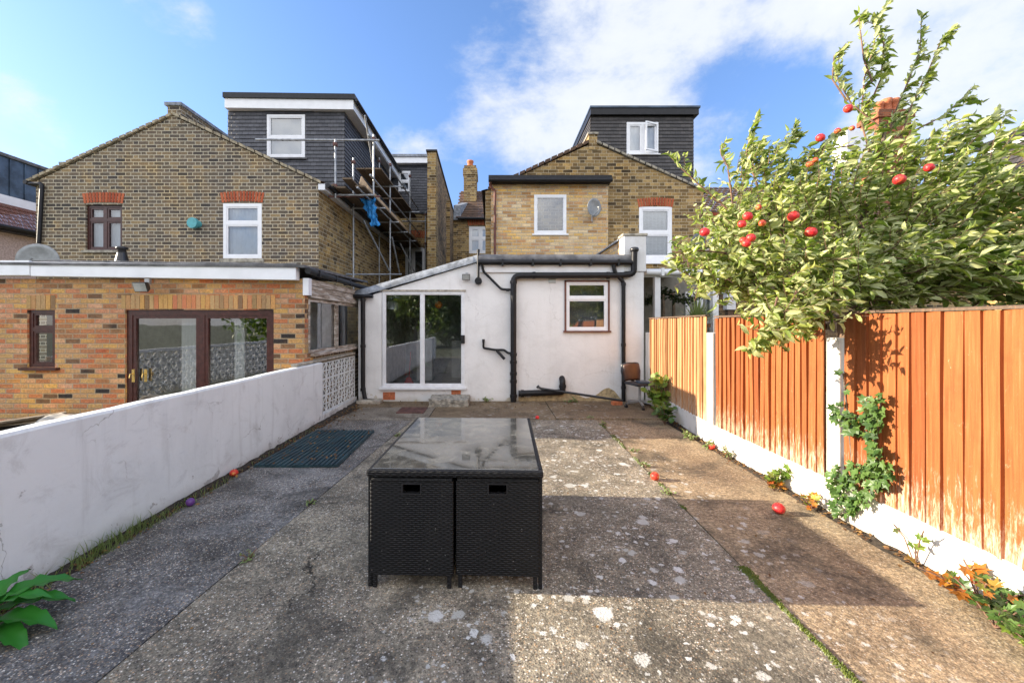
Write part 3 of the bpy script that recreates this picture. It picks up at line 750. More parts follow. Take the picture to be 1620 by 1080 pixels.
def gboard(y0, y1, label):
    mb = MB(); a, b = fx(y0), fx(y1)
    mb.hexa([(a - .03, y0, -.1), (a + .02, y0, -.1), (b + .02, y1, -.1), (b - .03, y1, -.1), (a - .03, y0, .305), (a + .02, y0, .305), (b + .02, y1, .305), (b - .03, y1, .305)])
    return tag(fixn(mb.build('gravel_board', 'gravel_white', None, bevel=.006, loc=(a, (y0 + y1) / 2, 0))), label, 'gravel board', 'white concrete gravel boards under the fence')
gboard(1.64, 3.40, 'white gravel board under the nearest wide fence panel'); gboard(3.54, 5.375, 'white gravel board under the middle fence panel')
gboard(5.545, 8.28, 'white gravel board under the farthest pale fence panel'); gboard(-.4, 1.5, 'white gravel board at the right edge of the photo')
# tall dark timber seen in the gap over two posts
for (y, lb) in ((3.47, 'dark timber upright rising over the ivy post'), (5.46, 'dark timber upright in the gap above the far post')):
    mb = MB(); mb.box(fx(y) + .07, fx(y) + .13, y - .08, y + .08, 0, 1.72); tag(mb.build('timber_upright', 'timber_dark', None, loc=(fx(y), y, 0)), lb, 'timber post')

# ================================================================== WHITE EXTENSION
YE = 8.58; E = FY(YE); k = YE / F
e = lambda px: X(px, YE); ez = lambda py: Z(py, YE)
t = thing('white_extension', 'white painted single storey rear extension with sliding door and lean to roof', 'extension', (0.1, 10, 0))
top = [(e(567), ez(473)), (e(757), ez(414)), (e(757.01), ez(421)), (e(986), ez(421))]
top = [(e(567), ez(473)), (e(756), ez(415)), (e(757), ez(421)), (e(986), ez(421))]
door = (e(604), e(735), ez(613), ez(460)); kw = (e(895), e(962), ez(523), ez(445))
fixn
wallmesh(E, top, -.05, [door, kw], .13, 3.0).build('wall', 'render_white', t)
pr = MB(); pr.box(e(986), e(1018), YE - .025, YE + .25, -.05, ez(430)); pr.build('pier', 'render_white', t, bevel=.01)
pr = MB(); pr.box(e(986), e(1021), YE - .05, YE + .27, ez(430), ez(374)); pr.build('pier', 'render_white', t, bevel=.012)
pr = MB(); pr.box(e(984), e(1023), YE - .07, YE + .3, ez(374), ez(370)); pr.build('coping', 'coping_stone', t, bevel=.01)
pp = MB(); pp.box(e(988), e(1018), YE + .26, 11.66, ez(430), ez(376)); pp.build('parapet', 'brick_buff', t)
pp = MB(); pp.box(e(985), e(1020), YE + .31, 11.66, ez(376), ez(373)); pp.build('coping', 'lead_grey', t)
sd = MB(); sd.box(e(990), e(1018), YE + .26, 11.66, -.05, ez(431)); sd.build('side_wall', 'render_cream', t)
# lean-to roof and lead verge
a = Vector((e(560), 0, ez(466))); b = Vector((e(757), 0, ez(408))); nrm = Vector((-(b - a).z, 0, (b - a).x)).normalized()
vm = MB(); N = 24; vs = []
for i in range(N + 1):
    p = a.lerp(b, i / N); wv = mnoise.noise((i * .8, 0, 3)) * .012; hh = .165 + mnoise.noise((i * .5, 2, 3)) * .02
    vs += [(p.x, YE - .05 + wv, p.z - hh * .5), (p.x, YE - .03 + wv, p.z + hh * .35), (p.x, YE + .05, p.z + hh * .5), (p.x, YE + .3, p.z + hh * .4)]
vm.add(vs, [(i * 4 + j, i * 4 + 4 + j, i * 4 + 5 + j, i * 4 + 1 + j) for i in range(N) for j in range(3)], True)
vm.add([vs[0], vs[1], vs[2], vs[3], (vs[3][0], vs[3][1], vs[0][2])], [(0, 1, 2, 3, 4)]); vm.build('lead_verge', 'lead_grey', t)
rf = MB(); rf.hexa([(a.x, YE + .2, a.z - .03), (b.x, YE + .2, b.z - .03), (b.x, 11.6, b.z - .03), (a.x, 11.6, a.z - .03), (a.x, YE + .2, a.z + .05), (b.x, YE + .2, b.z + .05), (b.x, 11.6, b.z + .05), (a.x, 11.6, a.z + .05)])
rf.build('lean_to_roof', 'felt_grey', t)
# rolled lead edge over the flat roof + gutter + fascia
N = 60; vs = []; fs = []
for i in range(N + 1):
    x = e(757) + (e(1003) - e(757)) * i / N; j1 = mnoise.noise((x * 3, 1, 0)) * .012; j2 = mnoise.noise((x * 5, 5, 0)) * .01
    vs += [(x, YE - .13, ez(417) + j2), (x, YE - .14 + j1, ez(411)), (x, YE - .10 + j1, ez(404) + j2), (x, YE + .0, ez(402.5) + j1), (x, YE + .35, ez(402) + j2)]
for i in range(N):
    for j in range(4): q = i * 5 + j; fs.append((q, q + 5, q + 6, q + 1))
mb = MB(); mb.add(vs, fs, True); mb.build('roof_edge', 'felt_grey', t)
mb = MB(); mb.box(e(757), e(988), YE + .0, 11.5, ez(417), ez(404)); mb.build('flat_roof', 'felt_grey', t)
mb = MB(); mb.box(e(759), e(986), YE - .05, YE - .004, ez(431), ez(419)); mb.box(e(759), e(986), YE - .065, YE - .051, ez(422.5), ez(420)); mb.build('fascia', 'upvc_white', t)
mb = MB(); mb.tube([(e(757), YE - .12, ez(416)), (e(1000), YE - .12, ez(416.5))], .055, 12)
for px in (795, 842, 885, 932, 975): mb.box(e(px) - .02, e(px) + .02, YE - .185, YE - .05, ez(422), ez(412))
mb.build('gutter', 'gutter_black', t)
def pipe(name, pts, r, bend=.09, collars=(), m='gutter_black', parent=t):
    mb = MB(); mb.tube(pts, r, 14, bend=bend)
    for (x, y, z, ax) in collars:
        dd = {'z': Vector((0, 0, .03)), 'x': Vector((.03, 0, 0))}[ax]; c = Vector((x, y, z)); mb.tube([c - dd, c + dd], r * 1.22, 14)
    return mb.build(name, m, parent)
yp = YE - .09
pipe('soil_pipe', [(e(1000), yp - .05, ez(396)), (e(1000), yp - .02, ez(434)), (e(985), yp, ez(436)), (e(812), yp, ez(437)), (e(812), yp, .0)], .062, .14,
     [(e(812), yp, ez(q), 'z') for q in (447, 560, 572, 590, 602, 625)] + [(e(q), yp, ez(436.4), 'x') for q in (844, 960)])
mb = MB(); mb.lathe([(.075, 0), (.09, .02), (.09, .07), (.06, .09), (.0, .09)], (e(1000), yp - .05, ez(400)), 14); mb.build('vent_cap', 'plastic_black', t)
pipe('down_pipe', [(e(968), yp - .03, ez(420)), (e(970), yp - .03, ez(432)), (e(985), yp + .03, ez(447)), (e(985), yp + .03, .02)], .042, .06, [(e(985), yp + .03, ez(q), 'z') for q in (450, 545, 612)])
pipe('waste_pipe', [(e(763), yp, ez(420)), (e(765), yp + .02, ez(430)), (e(793), yp + .02, ez(458)), (e(812), yp, ez(459))], .026, .05, [(e(803), yp, ez(459), 'x')])
pipe('vent_pipe', [(e(757), yp, ez(396)), (e(757), yp, ez(444))], .026, 0, [(e(757), yp, ez(398), 'z'), (e(757), yp, ez(420), 'z')])
mb = MB(); mb.tube([(e(757), YE + .01, ez(445)), (e(757), YE - .12, ez(445))], .075, 16); mb.tube([(e(757), YE - .12, ez(445)), (e(757), YE - .15, ez(445))], .05, 16); mb.build('pipe_boss', 'gutter_black', t)
pipe('waste_pipe', [(e(765), yp + .03, ez(537)), (e(765), yp + .03, ez(550)), (e(783), yp + .03, ez(553)), (e(797), yp + .03, ez(553)), (e(804), yp + .02, ez(558)), (e(812), yp, ez(558))], .024, .03, [(e(765), yp + .03, ez(538.5), 'z')])
pipe('waste_pipe', [(e(786), yp + .02, ez(554)), (e(798), yp - .03, ez(567))], .03, 0)
pipe('soil_pipe', [(e(820), yp, ez(621)), (e(887), yp, ez(619)), (e(889), yp, ez(617)), (e(889), yp, ez(602)), (e(889), YE + .02, ez(598))], .062, .1, [(e(889), yp, ez(610), 'z'), (e(826), yp, ez(621), 'x')])
pipe('down_pipe', [(e(553), yp, ez(469)), (e(592), yp, ez(469))], .042, 0)
pipe('down_pipe', [(e(576), yp + .02, ez(470)), (e(576), yp + .02, ez(612)), (e(580), yp, ez(632)), (e(597), yp - .06, ez(633))], .045, .06, [(e(576), yp + .02, ez(q), 'z') for q in (475, 547, 615)])
kb = MB(); kb.box(e(571), e(607), YE - .32, YE - .01, 0, .075); kb.build('gully_kerb', 'kerb_concrete', t, bevel=.02)
# exposed base render
N = 40; vs = []; 
for i in range(N + 1):
    x = e(820) + (e(984) - e(820)) * i / N; h = .085 + .22 * max(0, mnoise.noise((x * 2.3, 4, 0)) + .35) + .03 * mnoise.noise((x * 9, 4, 0)); h *= min(1, (N - i) / 3 + .3)
    vs += [(x, YE - .006, .0), (x, YE - .006, h), (x, YE + .01, h + .004)]
mb = MB(); mb.add(vs, [q for i in range(N) for q in ((i * 3, i * 3 + 3, i * 3 + 4, i * 3 + 1), (i * 3 + 1, i * 3 + 4, i * 3 + 5, i * 3 + 2))]); mb.build('bare_render_patch', 'bare_render', t)
for (a_, b_, c_, d_) in ((606, 625, 632, 620), (714, 729, 624, 617)):
    mb = MB(); x0, x1, z0, z1 = e(a_), e(b_), ez(c_), ez(d_); mb.box(x0, x1, YE - .008, YE + .01, z0, z1)
    nx = 7; nz = 5
    for i in range(nx):
        for j in range(nz):
            cx = x0 + (x1 - x0) * (i + .5) / nx; cz = z0 + (z1 - z0) * (j + .5) / nz; mb.box(cx - .012, cx + .012, YE - .016, YE - .0085, cz - .010, cz + .010)
    mb.build('air_brick', 'terracotta', t)
mb = MB(); mb.box(e(868), e(879), YE - .012, YE, ez(448), ez(441))
for i in range(4): mb.box(e(869), e(878), YE - .02, YE - .0125, ez(447 - i * 1.7), ez(446.3 - i * 1.7))
mb.build('air_vent', 'steel_grey', t)
# sliding door
dz0, dz1 = ez(612), ez(461)
dr = window(t, E, e(605), e(735), dz0, dz1, rec=-.01, fw=.055, fm='alu_white', pane='glass_door', cols=(.485,), back=None, name='sliding_door', inner=.018, fdep=.09)
mb = MB(); mb.box(e(601), e(738), YE - .07, YE + .02, dz0 - .05, dz0 - .002); mb.build('sill', 'alu_white', dr, bevel=.005)
mb = MB(); mb.box(e(602), e(737), YE - .03, YE + .02, dz1 + .002, dz1 + .035); mb.build('head_trim', 'kerb_concrete', dr)
mb = MB(); mb.box(e(729.5), e(735.5), YE - .05, YE - .008, ez(543), ez(530)); mb.box(e(731.5), e(733.5), YE - .075, YE - .05, ez(541), ez(532)); mb.build('handle', 'plastic_black', dr, bevel=.004)
# kitchen window
tr = MB()
for (a_, b_, c_, d_) in ((893, 895.6, 523, 444), (961.5, 964, 523, 444)): tr.box(e(a_), e(b_), YE - .03, YE + .02, ez(c_), ez(d_))
tr.box(e(893), e(964), YE - .03, YE + .02, ez(446), ez(443.4)); wf = window(t, E, kw[0], kw[1], kw[2], kw[3], rec=-.012, fw=.05, rows=(.655,), back='blind_grey', name='kitchen_window', pane='glass_door', inner=.03, bdepth=.4)
tr.build('trim', 'paint_brown', wf)
mb = MB(); mb.box(e(891), e(966), YE - .055, YE + .0, ez(525.5), ez(523)); mb.build('sill', 'paint_brown', wf)
# inside the sliding door
rm = MB(); x0, x1, y0, y1, z0, z1 = e(596), e(800), YE + .13, 11.3, dz0 - .04, 2.45
rm.add([(x0, y0, z0), (x1, y0, z0), (x1, y1, z0), (x0, y1, z0), (x0, y0, z1), (x1, y0, z1), (x1, y1, z1), (x0, y1, z1)], [(4, 7, 6, 5), (3, 2, 6, 7), (0, 3, 7, 4), (1, 5, 6, 2)])
rm.build('room_wall', 'room_grey', t)
rm = MB(); rm.box(x0, x1, y0 - .1, y1, z0 - .02, z0 - .001); rm.build('room_floor', 'room_floor', t)
rm = MB(); rm.box(e(700), e(760), 10.4, 10.9, z0, z0 + .95); rm.build('kitchen_unit', 'room_white', t)
rm = MB(); rm.box(e(640), e(668), 9.9, 10.2, z0, z0 + 1.0); rm.build('kitchen_unit', 'room_white', t)
br = thing('floor_brush', 'red floor brush with a long thin handle standing inside the sliding door', 'brush', (X(647, 8.95), 8.95, z0))
mb = MB(); c = br.location; mb.hexa([(c.x - .13, c.y - .05, z0 + .02), (c.x + .13, c.y - .05, z0 + .02), (c.x + .13, c.y + .05, z0 + .02), (c.x - .13, c.y + .05, z0 + .02),
    (c.x - .04, c.y - .03, z0 + .2), (c.x + .04, c.y - .03, z0 + .2), (c.x + .04, c.y + .03, z0 + .2), (c.x - .04, c.y + .03, z0 + .2)]); mb.build('brush_head', 'red_plastic', br, bevel=.01)
mb = MB(); mb.tube([(c.x, c.y, z0 + .18), (c.x + .02, c.y + .1, z0 + .75)], .012, 8); mb.build('handle', 'red_plastic', br)
def pendant(px, py, Y, r, m, label, shape):
    c = (X(px, Y), Y, Z(py, Y)); q = thing('pendant_lamp', label, 'lamp', (c[0], c[1], 2.45))
    mb = MB()
    if shape == 'ball': mb.lathe([(r * math.sin(PI * i / 12) + .001, -r * math.cos(PI * i / 12)) for i in range(13)], c, 18)
    else: mb.lathe([(r, -r * .6), (r, r * .5), (r * .8, r * .8), (.02, r)], c, 18)
    mb.build('lamp_shade', m, q); mb = MB(); mb.tube([(c[0], c[1], c[2] + r * .9), (c[0], c[1], 2.45)], .008, 6); mb.build('cord', 'plastic_black', q)
pendant(621, 484, 9.1, .13, 'curtain_white', 'white drum pendant lamp seen through the left door pane', 'drum')
pendant(694, 482, 9.1, .085, 'orange_paper', 'small orange round pendant lamp seen through the right door pane', 'ball')

def floodlight(loc, s, label, tilt=0.35):
    q = thing('floodlight', label, 'outdoor light', loc); x, y, z = loc
    mb = MB(); mb.box(x - .02 * s, x + .05 * s, y - .04 * s, y, z + .0, z + .09 * s); mb.build('bracket', 'steel_grey', q)
    c = Vector((x, y - .1 * s, z - .03 * s)); rot = Matrix.Rotation(tilt, 3, 'X')
    mb = MB(); P = [Vector(p) * s for p in ((-.1, -.04, -.075), (.1, -.04, -.075), (.07, .05, -.05), (-.07, .05, -.05), (-.1, -.04, .075), (.1, -.04, .075), (.07, .05, .05), (-.07, .05, .05))]
    mb.hexa([c + rot @ p for p in P]); mb.build('housing', 'plastic_black', q, bevel=.006)
    mb = MB(); P = [Vector(p) * s for p in ((-.088, -.045, -.062), (.088, -.045, -.062), (.088, -.041, -.062), (-.088, -.041, -.062), (-.088, -.045, .062), (.088, -.045, .062), (.088, -.041, .062), (-.088, -.041, .062))]
    mb.hexa([c + rot @ p for p in P]); mb.build('lens', 'light_glass', q)
floodlight((e(738), YE - .002, ez(437)), .85, 'small grey floodlight on the white extension above the sliding door', .15)

# step, drain cover, loose pole and brick
mb = MB(); 
x0, x1 = X(681, 8.2), X(742, 8.3); N = 14
vs = []; fs = []
import bmesh
def rough_block(name, x0, x1, y0, y1, z0, z1, m, amp, cuts=6):
    bm = bmesh.new(); bmesh.ops.create_cube(bm, size=1)
    bmesh.ops.subdivide_edges(bm, edges=bm.edges[:], cuts=cuts, use_grid_fill=True)
    cx, cy, cz = (x0 + x1) / 2, (y0 + y1) / 2, (z0 + z1) / 2
    for v in bm.verts:
        p = Vector((v.co.x * (x1 - x0), v.co.y * (y1 - y0), v.co.z * (z1 - z0)))
        nz = mnoise.noise_vector(p * 9 + Vector((cx, cy, 0))) * amp + mnoise.noise_vector(p * 25) * amp * .4; v.co = p + nz
    me = bpy.data.meshes.new(name); bm.to_mesh(me); bm.free(); o = bpy.data.objects.new(name, me); COL.objects.link(o); o.location = (cx, cy, cz); me.materials.append(M[m]); return o
tag(rough_block('concrete_step', x0, x1, 7.98, YE - .03, -.02, .155, 'concrete_rough', .035), 'rough broken concrete step below the right pane of the sliding door', 'step')
mb = MB(); mb.box(X(628, 7.5), X(671, 7.5), 7.42, 7.9, .0, .026)
for i in range(7): mb.box(X(629.5, 7.5), X(669.5, 7.5), 7.45 + i * .062, 7.48 + i * .062, .0265, .030)
tag(mb.build('drain_cover', 'rusty_iron', None, bevel=.003, loc=(X(650, 7.5), 7.66, 0)), 'rusty brown metal drain cover in the concrete near the sliding door', 'drain cover')
mb = MB(); mb.tube([(e(849), YE - .12, ez(610)), (e(855), YE - .16, ez(612.5)), (e(975), YE - .42, .10)], .024, 10); mb.tube([(e(849), YE - .12, ez(609)), (e(851), YE - .13, ez(611))], .034, 10)
tag(mb.build('loose_pipe', 'plastic_black', None, loc=(e(900), YE - .2, 0)), 'thin black pipe leaning from the white wall down to a loose brick', 'pipe')
o = rough_block('loose_brick', -.1, .1, -.05, .05, -.035, .035, 'terracotta', .006, 3); o.location = (X(976, 8.15), 8.17, .052); o.rotation_euler.z = .15
tag(o, 'single loose red brick on the ground by the foot of the black downpipe', 'brick')
#---PART3---
# ================================================================== LEFT BRICK EXTENSION
YL = 6.4; L = FY(YL); l = lambda px: X(px, YL); lz = lambda py: Z(py, YL); XS = l(482)
t = thing('brick_extension', 'mixed red and yellow brick single storey extension with brown patio door', 'extension', (-5.5, 8, -.1))
hw = (l(43), l(87), lz(581), lz(490)); hd = (l(198), l(433), -.1, lz(490))
wallmesh(L, [(-9.5, 2.36), (XS, 2.36)], -.15, [hw, hd], .1).build('wall', 'brick_salmon', t)
soldier(t, L, l(192), l(436), lz(489), .225); soldier(t, L, l(42), l(88), lz(489), .225)
f1 = MB(); f1.hexa([(l(62), YL - .12, lz(438)), (l(474), YL - .12, lz(444)), (l(474), YL + .0, lz(444)), (l(62), YL + .0, lz(438)), (l(62), YL - .12, lz(416)), (l(474), YL - .12, lz(421)), (l(474), YL, lz(421)), (l(62), YL, lz(416))]); f1.build('fascia', 'upvc_fascia', t, bevel=.004)
f1 = MB(); f1.box(-9.5, l(61), YL - .13, YL, lz(437), lz(414)); f1.build('fascia', 'upvc_fascia', t, bevel=.004)
f1 = MB(); f1.hexa([(-9.5, YL - .14, 2.58), (XS + .06, YL - .14, 2.52), (XS + .0, 9.59, 2.62), (-9.5, 9.59, 2.85), (-9.5, YL - .14, 2.62), (XS + .06, YL - .14, 2.56), (XS + .0, 9.59, 2.66), (-9.5, 9.59, 2.92)]); f1.build('flat_roof', 'felt_grey', t)
N = 50; mb = MB(); vs = []
for i in range(N + 1):
    x = l(62) + (l(474) - l(62)) * i / N; h = .03 + .02 * mnoise.noise((x * 3, 9, 1)) + .012 * mnoise.noise((x * 9, 9, 1)); zb = lz(416 + 5 * i / N)
    vs += [(x, YL - .11, zb - .01), (x, YL - .10, zb + h), (x, YL + .1, zb + h + .03)]
mb.add(vs, [q for i in range(N) for q in ((i * 3, i * 3 + 3, i * 3 + 4, i * 3 + 1), (i * 3 + 1, i * 3 + 4, i * 3 + 5, i * 3 + 2))]); mb.build('roof_edge', 'felt_grey', t)
wd = window(t, L, hw[0], hw[1], hw[2], hw[3], rec=.03, fw=.055, fm='upvc_brown', rows=(.66,), back='metal_blue', pane='glass_clear', inner=.03, bdepth=.25)
mb = MB(); mb.box(l(36), l(95), YL - .07, YL + .05, hw[2] - .04, hw[2] - .001); mb.build('sill', 'upvc_brown', wd)
# patio door (brown) with frame, two leaves, handles
pd = window(t, L, hd[0] + .0, hd[1], -.08, hd[3], rec=.03, fw=.085, fm='upvc_brown', pane='glass_door', cols=(.505,), back=None, name='patio_door', inner=.05, fdep=.06)
for (px, Yo) in ((211, -.03), (228, .0)):
    mb = MB(); mb.box(l(px) - .018, l(px) + .018, YL + Yo + .02, YL + Yo + .035, lz(604), lz(584)); mb.tube([(l(px), YL + Yo + .02, lz(591)), (l(px), YL + Yo - .03, lz(591)), (l(px) - .01, YL + Yo - .03, lz(597))], .009, 8); mb.build('handle', 'brass', pd)
rm = MB(); x0, x1, y0, y1, z0, z1 = l(190), l(440), YL + .14, 9.4, -.1, 2.2
rm.add([(x0, y0, z0), (x1, y0, z0), (x1, y1, z0), (x0, y1, z0), (x0, y0, z1), (x1, y0, z1), (x1, y1, z1), (x0, y1, z1)], [(4, 7, 6, 5), (3, 2, 6, 7), (0, 3, 7, 4), (1, 5, 6, 2), (0, 1, 2, 3)])
rm.build('room_wall', 'room_grey', t)
for (a_, b_) in ((268, 300), (355, 372)):
    mb = MB(); N = 16; vs = []
    for i in range(N + 1): vs += [(l(a_) + (l(b_) - l(a_)) * i / N, YL + .25 + .02 * math.sin(i * 2.2), -.05), (l(a_) + (l(b_) - l(a_)) * i / N, YL + .25 + .02 * math.sin(i * 2.2), 1.8)]
    mb.add(vs, [(2 * i, 2 * i + 2, 2 * i + 3, 2 * i + 1) for i in range(N)], True); mb.build('curtain', 'curtain_white', t)
# side towards the boundary
S = FXp(XS)
wallmesh(S, [(YL, 1.17), (6.7, 1.17)], -.15, []).build('side_wall', 'brick_salmon', t); wallmesh(S, [(6.7, 1.17), (9.6, 1.17)], -.15, []).build('side_wall', 'brick_sooty', t)  # darker brick behind the block screen: shade of its voids put into colour
mb = MB(); mb.box(-9.5, XS - .6, 9.3, 9.4, -.1, 2.4); mb.build('inner_wall', 'room_dark', t)
mb = MB(); mb.box(XS - .2, XS, YL + .002, 6.52, 1.171, 2.36); mb.build('side_wall', 'brick_salmon', t)
def timber_win(y0, y1, z0, z1):
    return window(t, S, y0, y1, z0, z1, rec=-.012, fw=.05, fm='weathered_paint', pane='glass_clear', back='room_dark', inner=0, bdepth=.5, fdep=.03)
timber_win(6.52, 7.66, 1.17, 2.06); timber_win(7.70, 9.1, 1.17, 2.06)
mb = MB(); mb.box(XS - .06, XS - .005, 9.11, 9.6, 1.17, 2.3); mb.build('side_panel', 'weathered_paint', t)
mb = MB(); mb.box(XS - .05, XS + .08, 6.6, 9.2, 1.12, 1.165); mb.build('window_sill', 'weathered_paint', t)
for (z0, z1, pr_) in ((2.07, 2.16, .06), (2.165, 2.26, .045), (2.265, 2.37, .055)):
    mb = MB(); mb.box(XS - .05, XS + pr_, 6.5, 9.6, z0, z1); mb.build('fascia_board', 'weathered_paint', t, bevel=.01)
mb = MB(); mb.box(XS - .02, XS + .07, YL - .02, 6.49, 2.1, 2.37); mb.build('fascia_board', 'upvc_fascia', t)
mb = MB(); mb.tube([(XS + .10, YL - .1, 2.475), (XS + .12, 9.4, 2.44)], .05, 12)
for y in (6.6, 7.3, 8.0): mb.box(XS + .02, XS + .16, y, y + .03, 2.41, 2.52)
mb.build('gutter', 'gutter_black', t)
floodlight((l(245), YL - .125, lz(452)), 1.05, 'black floodlight on the brick extension above the brown patio door')
# things on the flat roof
def dish(name_m, c, r, yaw, pitch, label, mast=True, rx=1.0):
    q = thing('satellite_dish', label, 'satellite dish', c, 'satellite dishes on the houses')
    rot = Matrix.Rotation(yaw, 3, 'Z') @ Matrix.Rotation(pitch, 3, 'X'); C0 = Vector(c)
    vs = [C0 + rot @ Vector((0, .16 * r, 0))]; fs = []; seg = 28; rings = 5
    for i in range(1, rings + 1):
        rr = r * i / rings
        for k_ in range(seg):
            a = 2 * PI * k_ / seg; vs.append(C0 + rot @ Vector((rr * rx * math.cos(a), .16 * r * (1 - (i / rings) ** 2), rr * math.sin(a))))
    for k_ in range(seg): fs.append((0, 1 + k_, 1 + (k_ + 1) % seg))
    for i in range(rings - 1):
        for k_ in range(seg): a = 1 + i * seg + k_; b = 1 + i * seg + (k_ + 1) % seg; fs.append((a, a + seg, b + seg, b))
    mb = MB(); mb.add(vs, fs, True); o = mb.build('reflector', name_m, q); so = o.modifiers.new('s', 'SOLIDIFY'); so.thickness = .008; so.offset = 1
    mb = MB(); mb.tube([C0 + rot @ Vector((0, .02, -r * .95)), C0 + rot @ Vector((0, -.55 * r, -r * .6)), C0 + rot @ Vector((0, -.85 * r, -.1 * r))], .008, 6); mb.build('feed_arm', 'steel_grey', q)
    mb = MB(); h = C0 + rot @ Vector((0, -.85 * r, -.1 * r)); mb.tube([h, h + rot @ Vector((0, .07, .01))], .026, 10); mb.build('receiver', 'dish_grey', q)
    mb = MB(); mb.tube([C0 + rot @ Vector((0, .16 * r, 0)), C0 + Vector((0, .28, -.05))], .02, 8); mb.tube([C0 + Vector((0, .26, -.05)), C0 + Vector((0, .27, -.32))], .016, 8); mb.build('mount', 'steel_grey', q)
dish('dish_grey', (X(60, 9.2), 9.2, Z(411, 9.2)), .37, .45, -.05, 'oval grey satellite dish standing on the flat roof at the far left', rx=1.0)
mb = MB(); c = (X(193, 8.9), 8.9, 3.08)
mb.lathe([(.13, -.08), (.09, .1), (.07, .2), (.11, .205), (.11, .25), (.0, .28)], c, 14); tag(mb.build('roof_vent', 'plastic_black', None, loc=(c[0], c[1], 2.9)), 'black vent cowl on the flat roof under the brown window', 'vent')
# junk beyond the wall
def sheet(name, x0, x1, y0, y1, z, m, label, amp=.05, cat='sack'):
    mb = MB(); N = 10; vs = []
    for i in range(N + 1):
        for j in range(N + 1):
            x = x0 + (x1 - x0) * i / N; y = y0 + (y1 - y0) * j / N; rim = 1 - max(abs(i / N - .5), abs(j / N - .5)) * 2
            vs.append((x, y, z + mnoise.noise((x * 4, y * 4, z)) * amp * 2 + .14 * min(1, rim * 2.2)))
    mb.add(vs, [(i * (N + 1) + j, (i + 1) * (N + 1) + j, (i + 1) * (N + 1) + j + 1, i * (N + 1) + j + 1) for i in range(N) for j in range(N)], True)
    o = mb.build(name, m, None, loc=((x0 + x1) / 2, (y0 + y1) / 2, z)); so = o.modifiers.new('s', 'SOLIDIFY'); so.thickness = .02; return tag(o, label, cat)
sheet('rubble_sack', X(60, 5.6), X(120, 5.6), 5.4, 5.9, .22, 'sack_grey', 'pale crumpled sack behind the wall, left of the dark one')
sheet('rubble_sack', X(105, 5.9), X(165, 5.9), 5.7, 6.2, .16, 'concrete_rough', 'dark crumpled sack behind the wall below the brick wall')
sheet('dust_sheet', X(130, 6.1), X(190, 6.1), 5.9, 6.3, .12, 'sack_grey', 'pale sheet of board against the foot of the brick wall')
mb = MB(); mb.box(X(-10, 6), X(190, 6), 5.3, 6.35, -.05, .16); tag(fixn(mb.build('raised_bed', 'soil', None, bevel=.03, loc=(X(90, 6), 5.8, 0))), 'low soil bed heaped behind the white garden wall', 'planting bed')
mb = MB()
for i in range(4): a = X(8 + i * 11, 6.1); mb.bar((a, 5.5, .17 + .03 * i), (a + .5, 6.2, .2 + .03 * i), .11, .025)
tag(mb.build('plank_pile', 'board_wood', None, loc=(X(20, 6.1), 5.9, .1)), 'small pile of old planks behind the garden wall at the far left', 'planks')

# ================================================================== LEFT GABLE HOUSE
YG = 9.6; G = FY(YG); gx = lambda px: X(px, YG); gz = lambda py: Z(py, YG)
t = thing('gable_house', 'sooty brick gable house with a slate hung loft dormer and scaffolding', 'house', (gx(280), 13, 0))
XR = gx(504); XLf = gx(57); apx = gx(275); zR = gz(290); zL = gz(287); zA = gz(184)
bw_ = (gx(135), gx(193), gz(396), gz(324)); ww = (gx(353), gx(414), gz(409), gz(322))
wallmesh(G, [(XLf, zL), (apx, zA), (XR, zR)], 0, [bw_, ww], .1).build('wall', 'brick_sooty', t)
YM = 17.5
wallmesh(FXp(XR), [(YG, zR), (YM, zR)], 0, []).build('side_wall', 'brick_flank', t)
wallmesh(FXm(XLf), [(YG, zL), (YM, zL)], 0, []).build('side_wall', 'brick_sooty', t)
arch(t, G, bw_[0] - .03, bw_[1] + .03, gz(322), .235, .03, 13); arch(t, G, ww[0] - .03, ww[1] + .03, gz(321), .235, .04, 14)
b1 = window(t, G, bw_[0], bw_[1], bw_[2], bw_[3], rec=.05, fw=.055, fm='upvc_brown', rows=(.68,), cols=(.5,), back='curtain_white', sill=('coping_stone', .05, .06), inner=.04)
b2 = window(t, G, ww[0], ww[1], ww[2], ww[3], rec=.0, fw=.075, rows=(.64,), back='curtain_white', sill=('coping_stone', .05, .09), inner=.03)
# roof slopes
zr = lambda z: z
mb = MB(); tiled_slope(mb, (XR + .12, YG - .04, zR - .02), (XR + .12, YM, zR - .02), (apx, YM, zA + .06), (apx, YG - .04, zA + .06), 22, 30); mb.build('roof', 'tile_roof', t)
mb = MB(); tiled_slope(mb, (XLf - .12, YG - .04, zL - .02), (XLf - .12, YM, zL - .02), (apx, YM, zA + .06), (apx, YG - .04, zA + .06), 22, 30); mb.build('roof', 'tile_roof', t)
def verge(parent, x0, z0, x1, z1, Y, th=.05, m='verge_mortar', dep=.12, steps=18):
    mb = MB()
    for i in range(steps):
        a, b = i / steps, (i + 1) / steps - .01
        mb.hexa([(x0 + (x1 - x0) * a, Y - .05, z0 + (z1 - z0) * a), (x0 + (x1 - x0) * b, Y - .05, z0 + (z1 - z0) * b), (x0 + (x1 - x0) * b, Y + dep, z0 + (z1 - z0) * b), (x0 + (x1 - x0) * a, Y + dep, z0 + (z1 - z0) * a),
                 (x0 + (x1 - x0) * a, Y - .06, z0 + (z1 - z0) * a + th + .012 * rnd.random()), (x0 + (x1 - x0) * b, Y - .06, z0 + (z1 - z0) * b + th), (x0 + (x1 - x0) * b, Y + dep, z0 + (z1 - z0) * b + th), (x0 + (x1 - x0) * a, Y + dep, z0 + (z1 - z0) * a + th)])
    return mb.build('verge', m, parent)
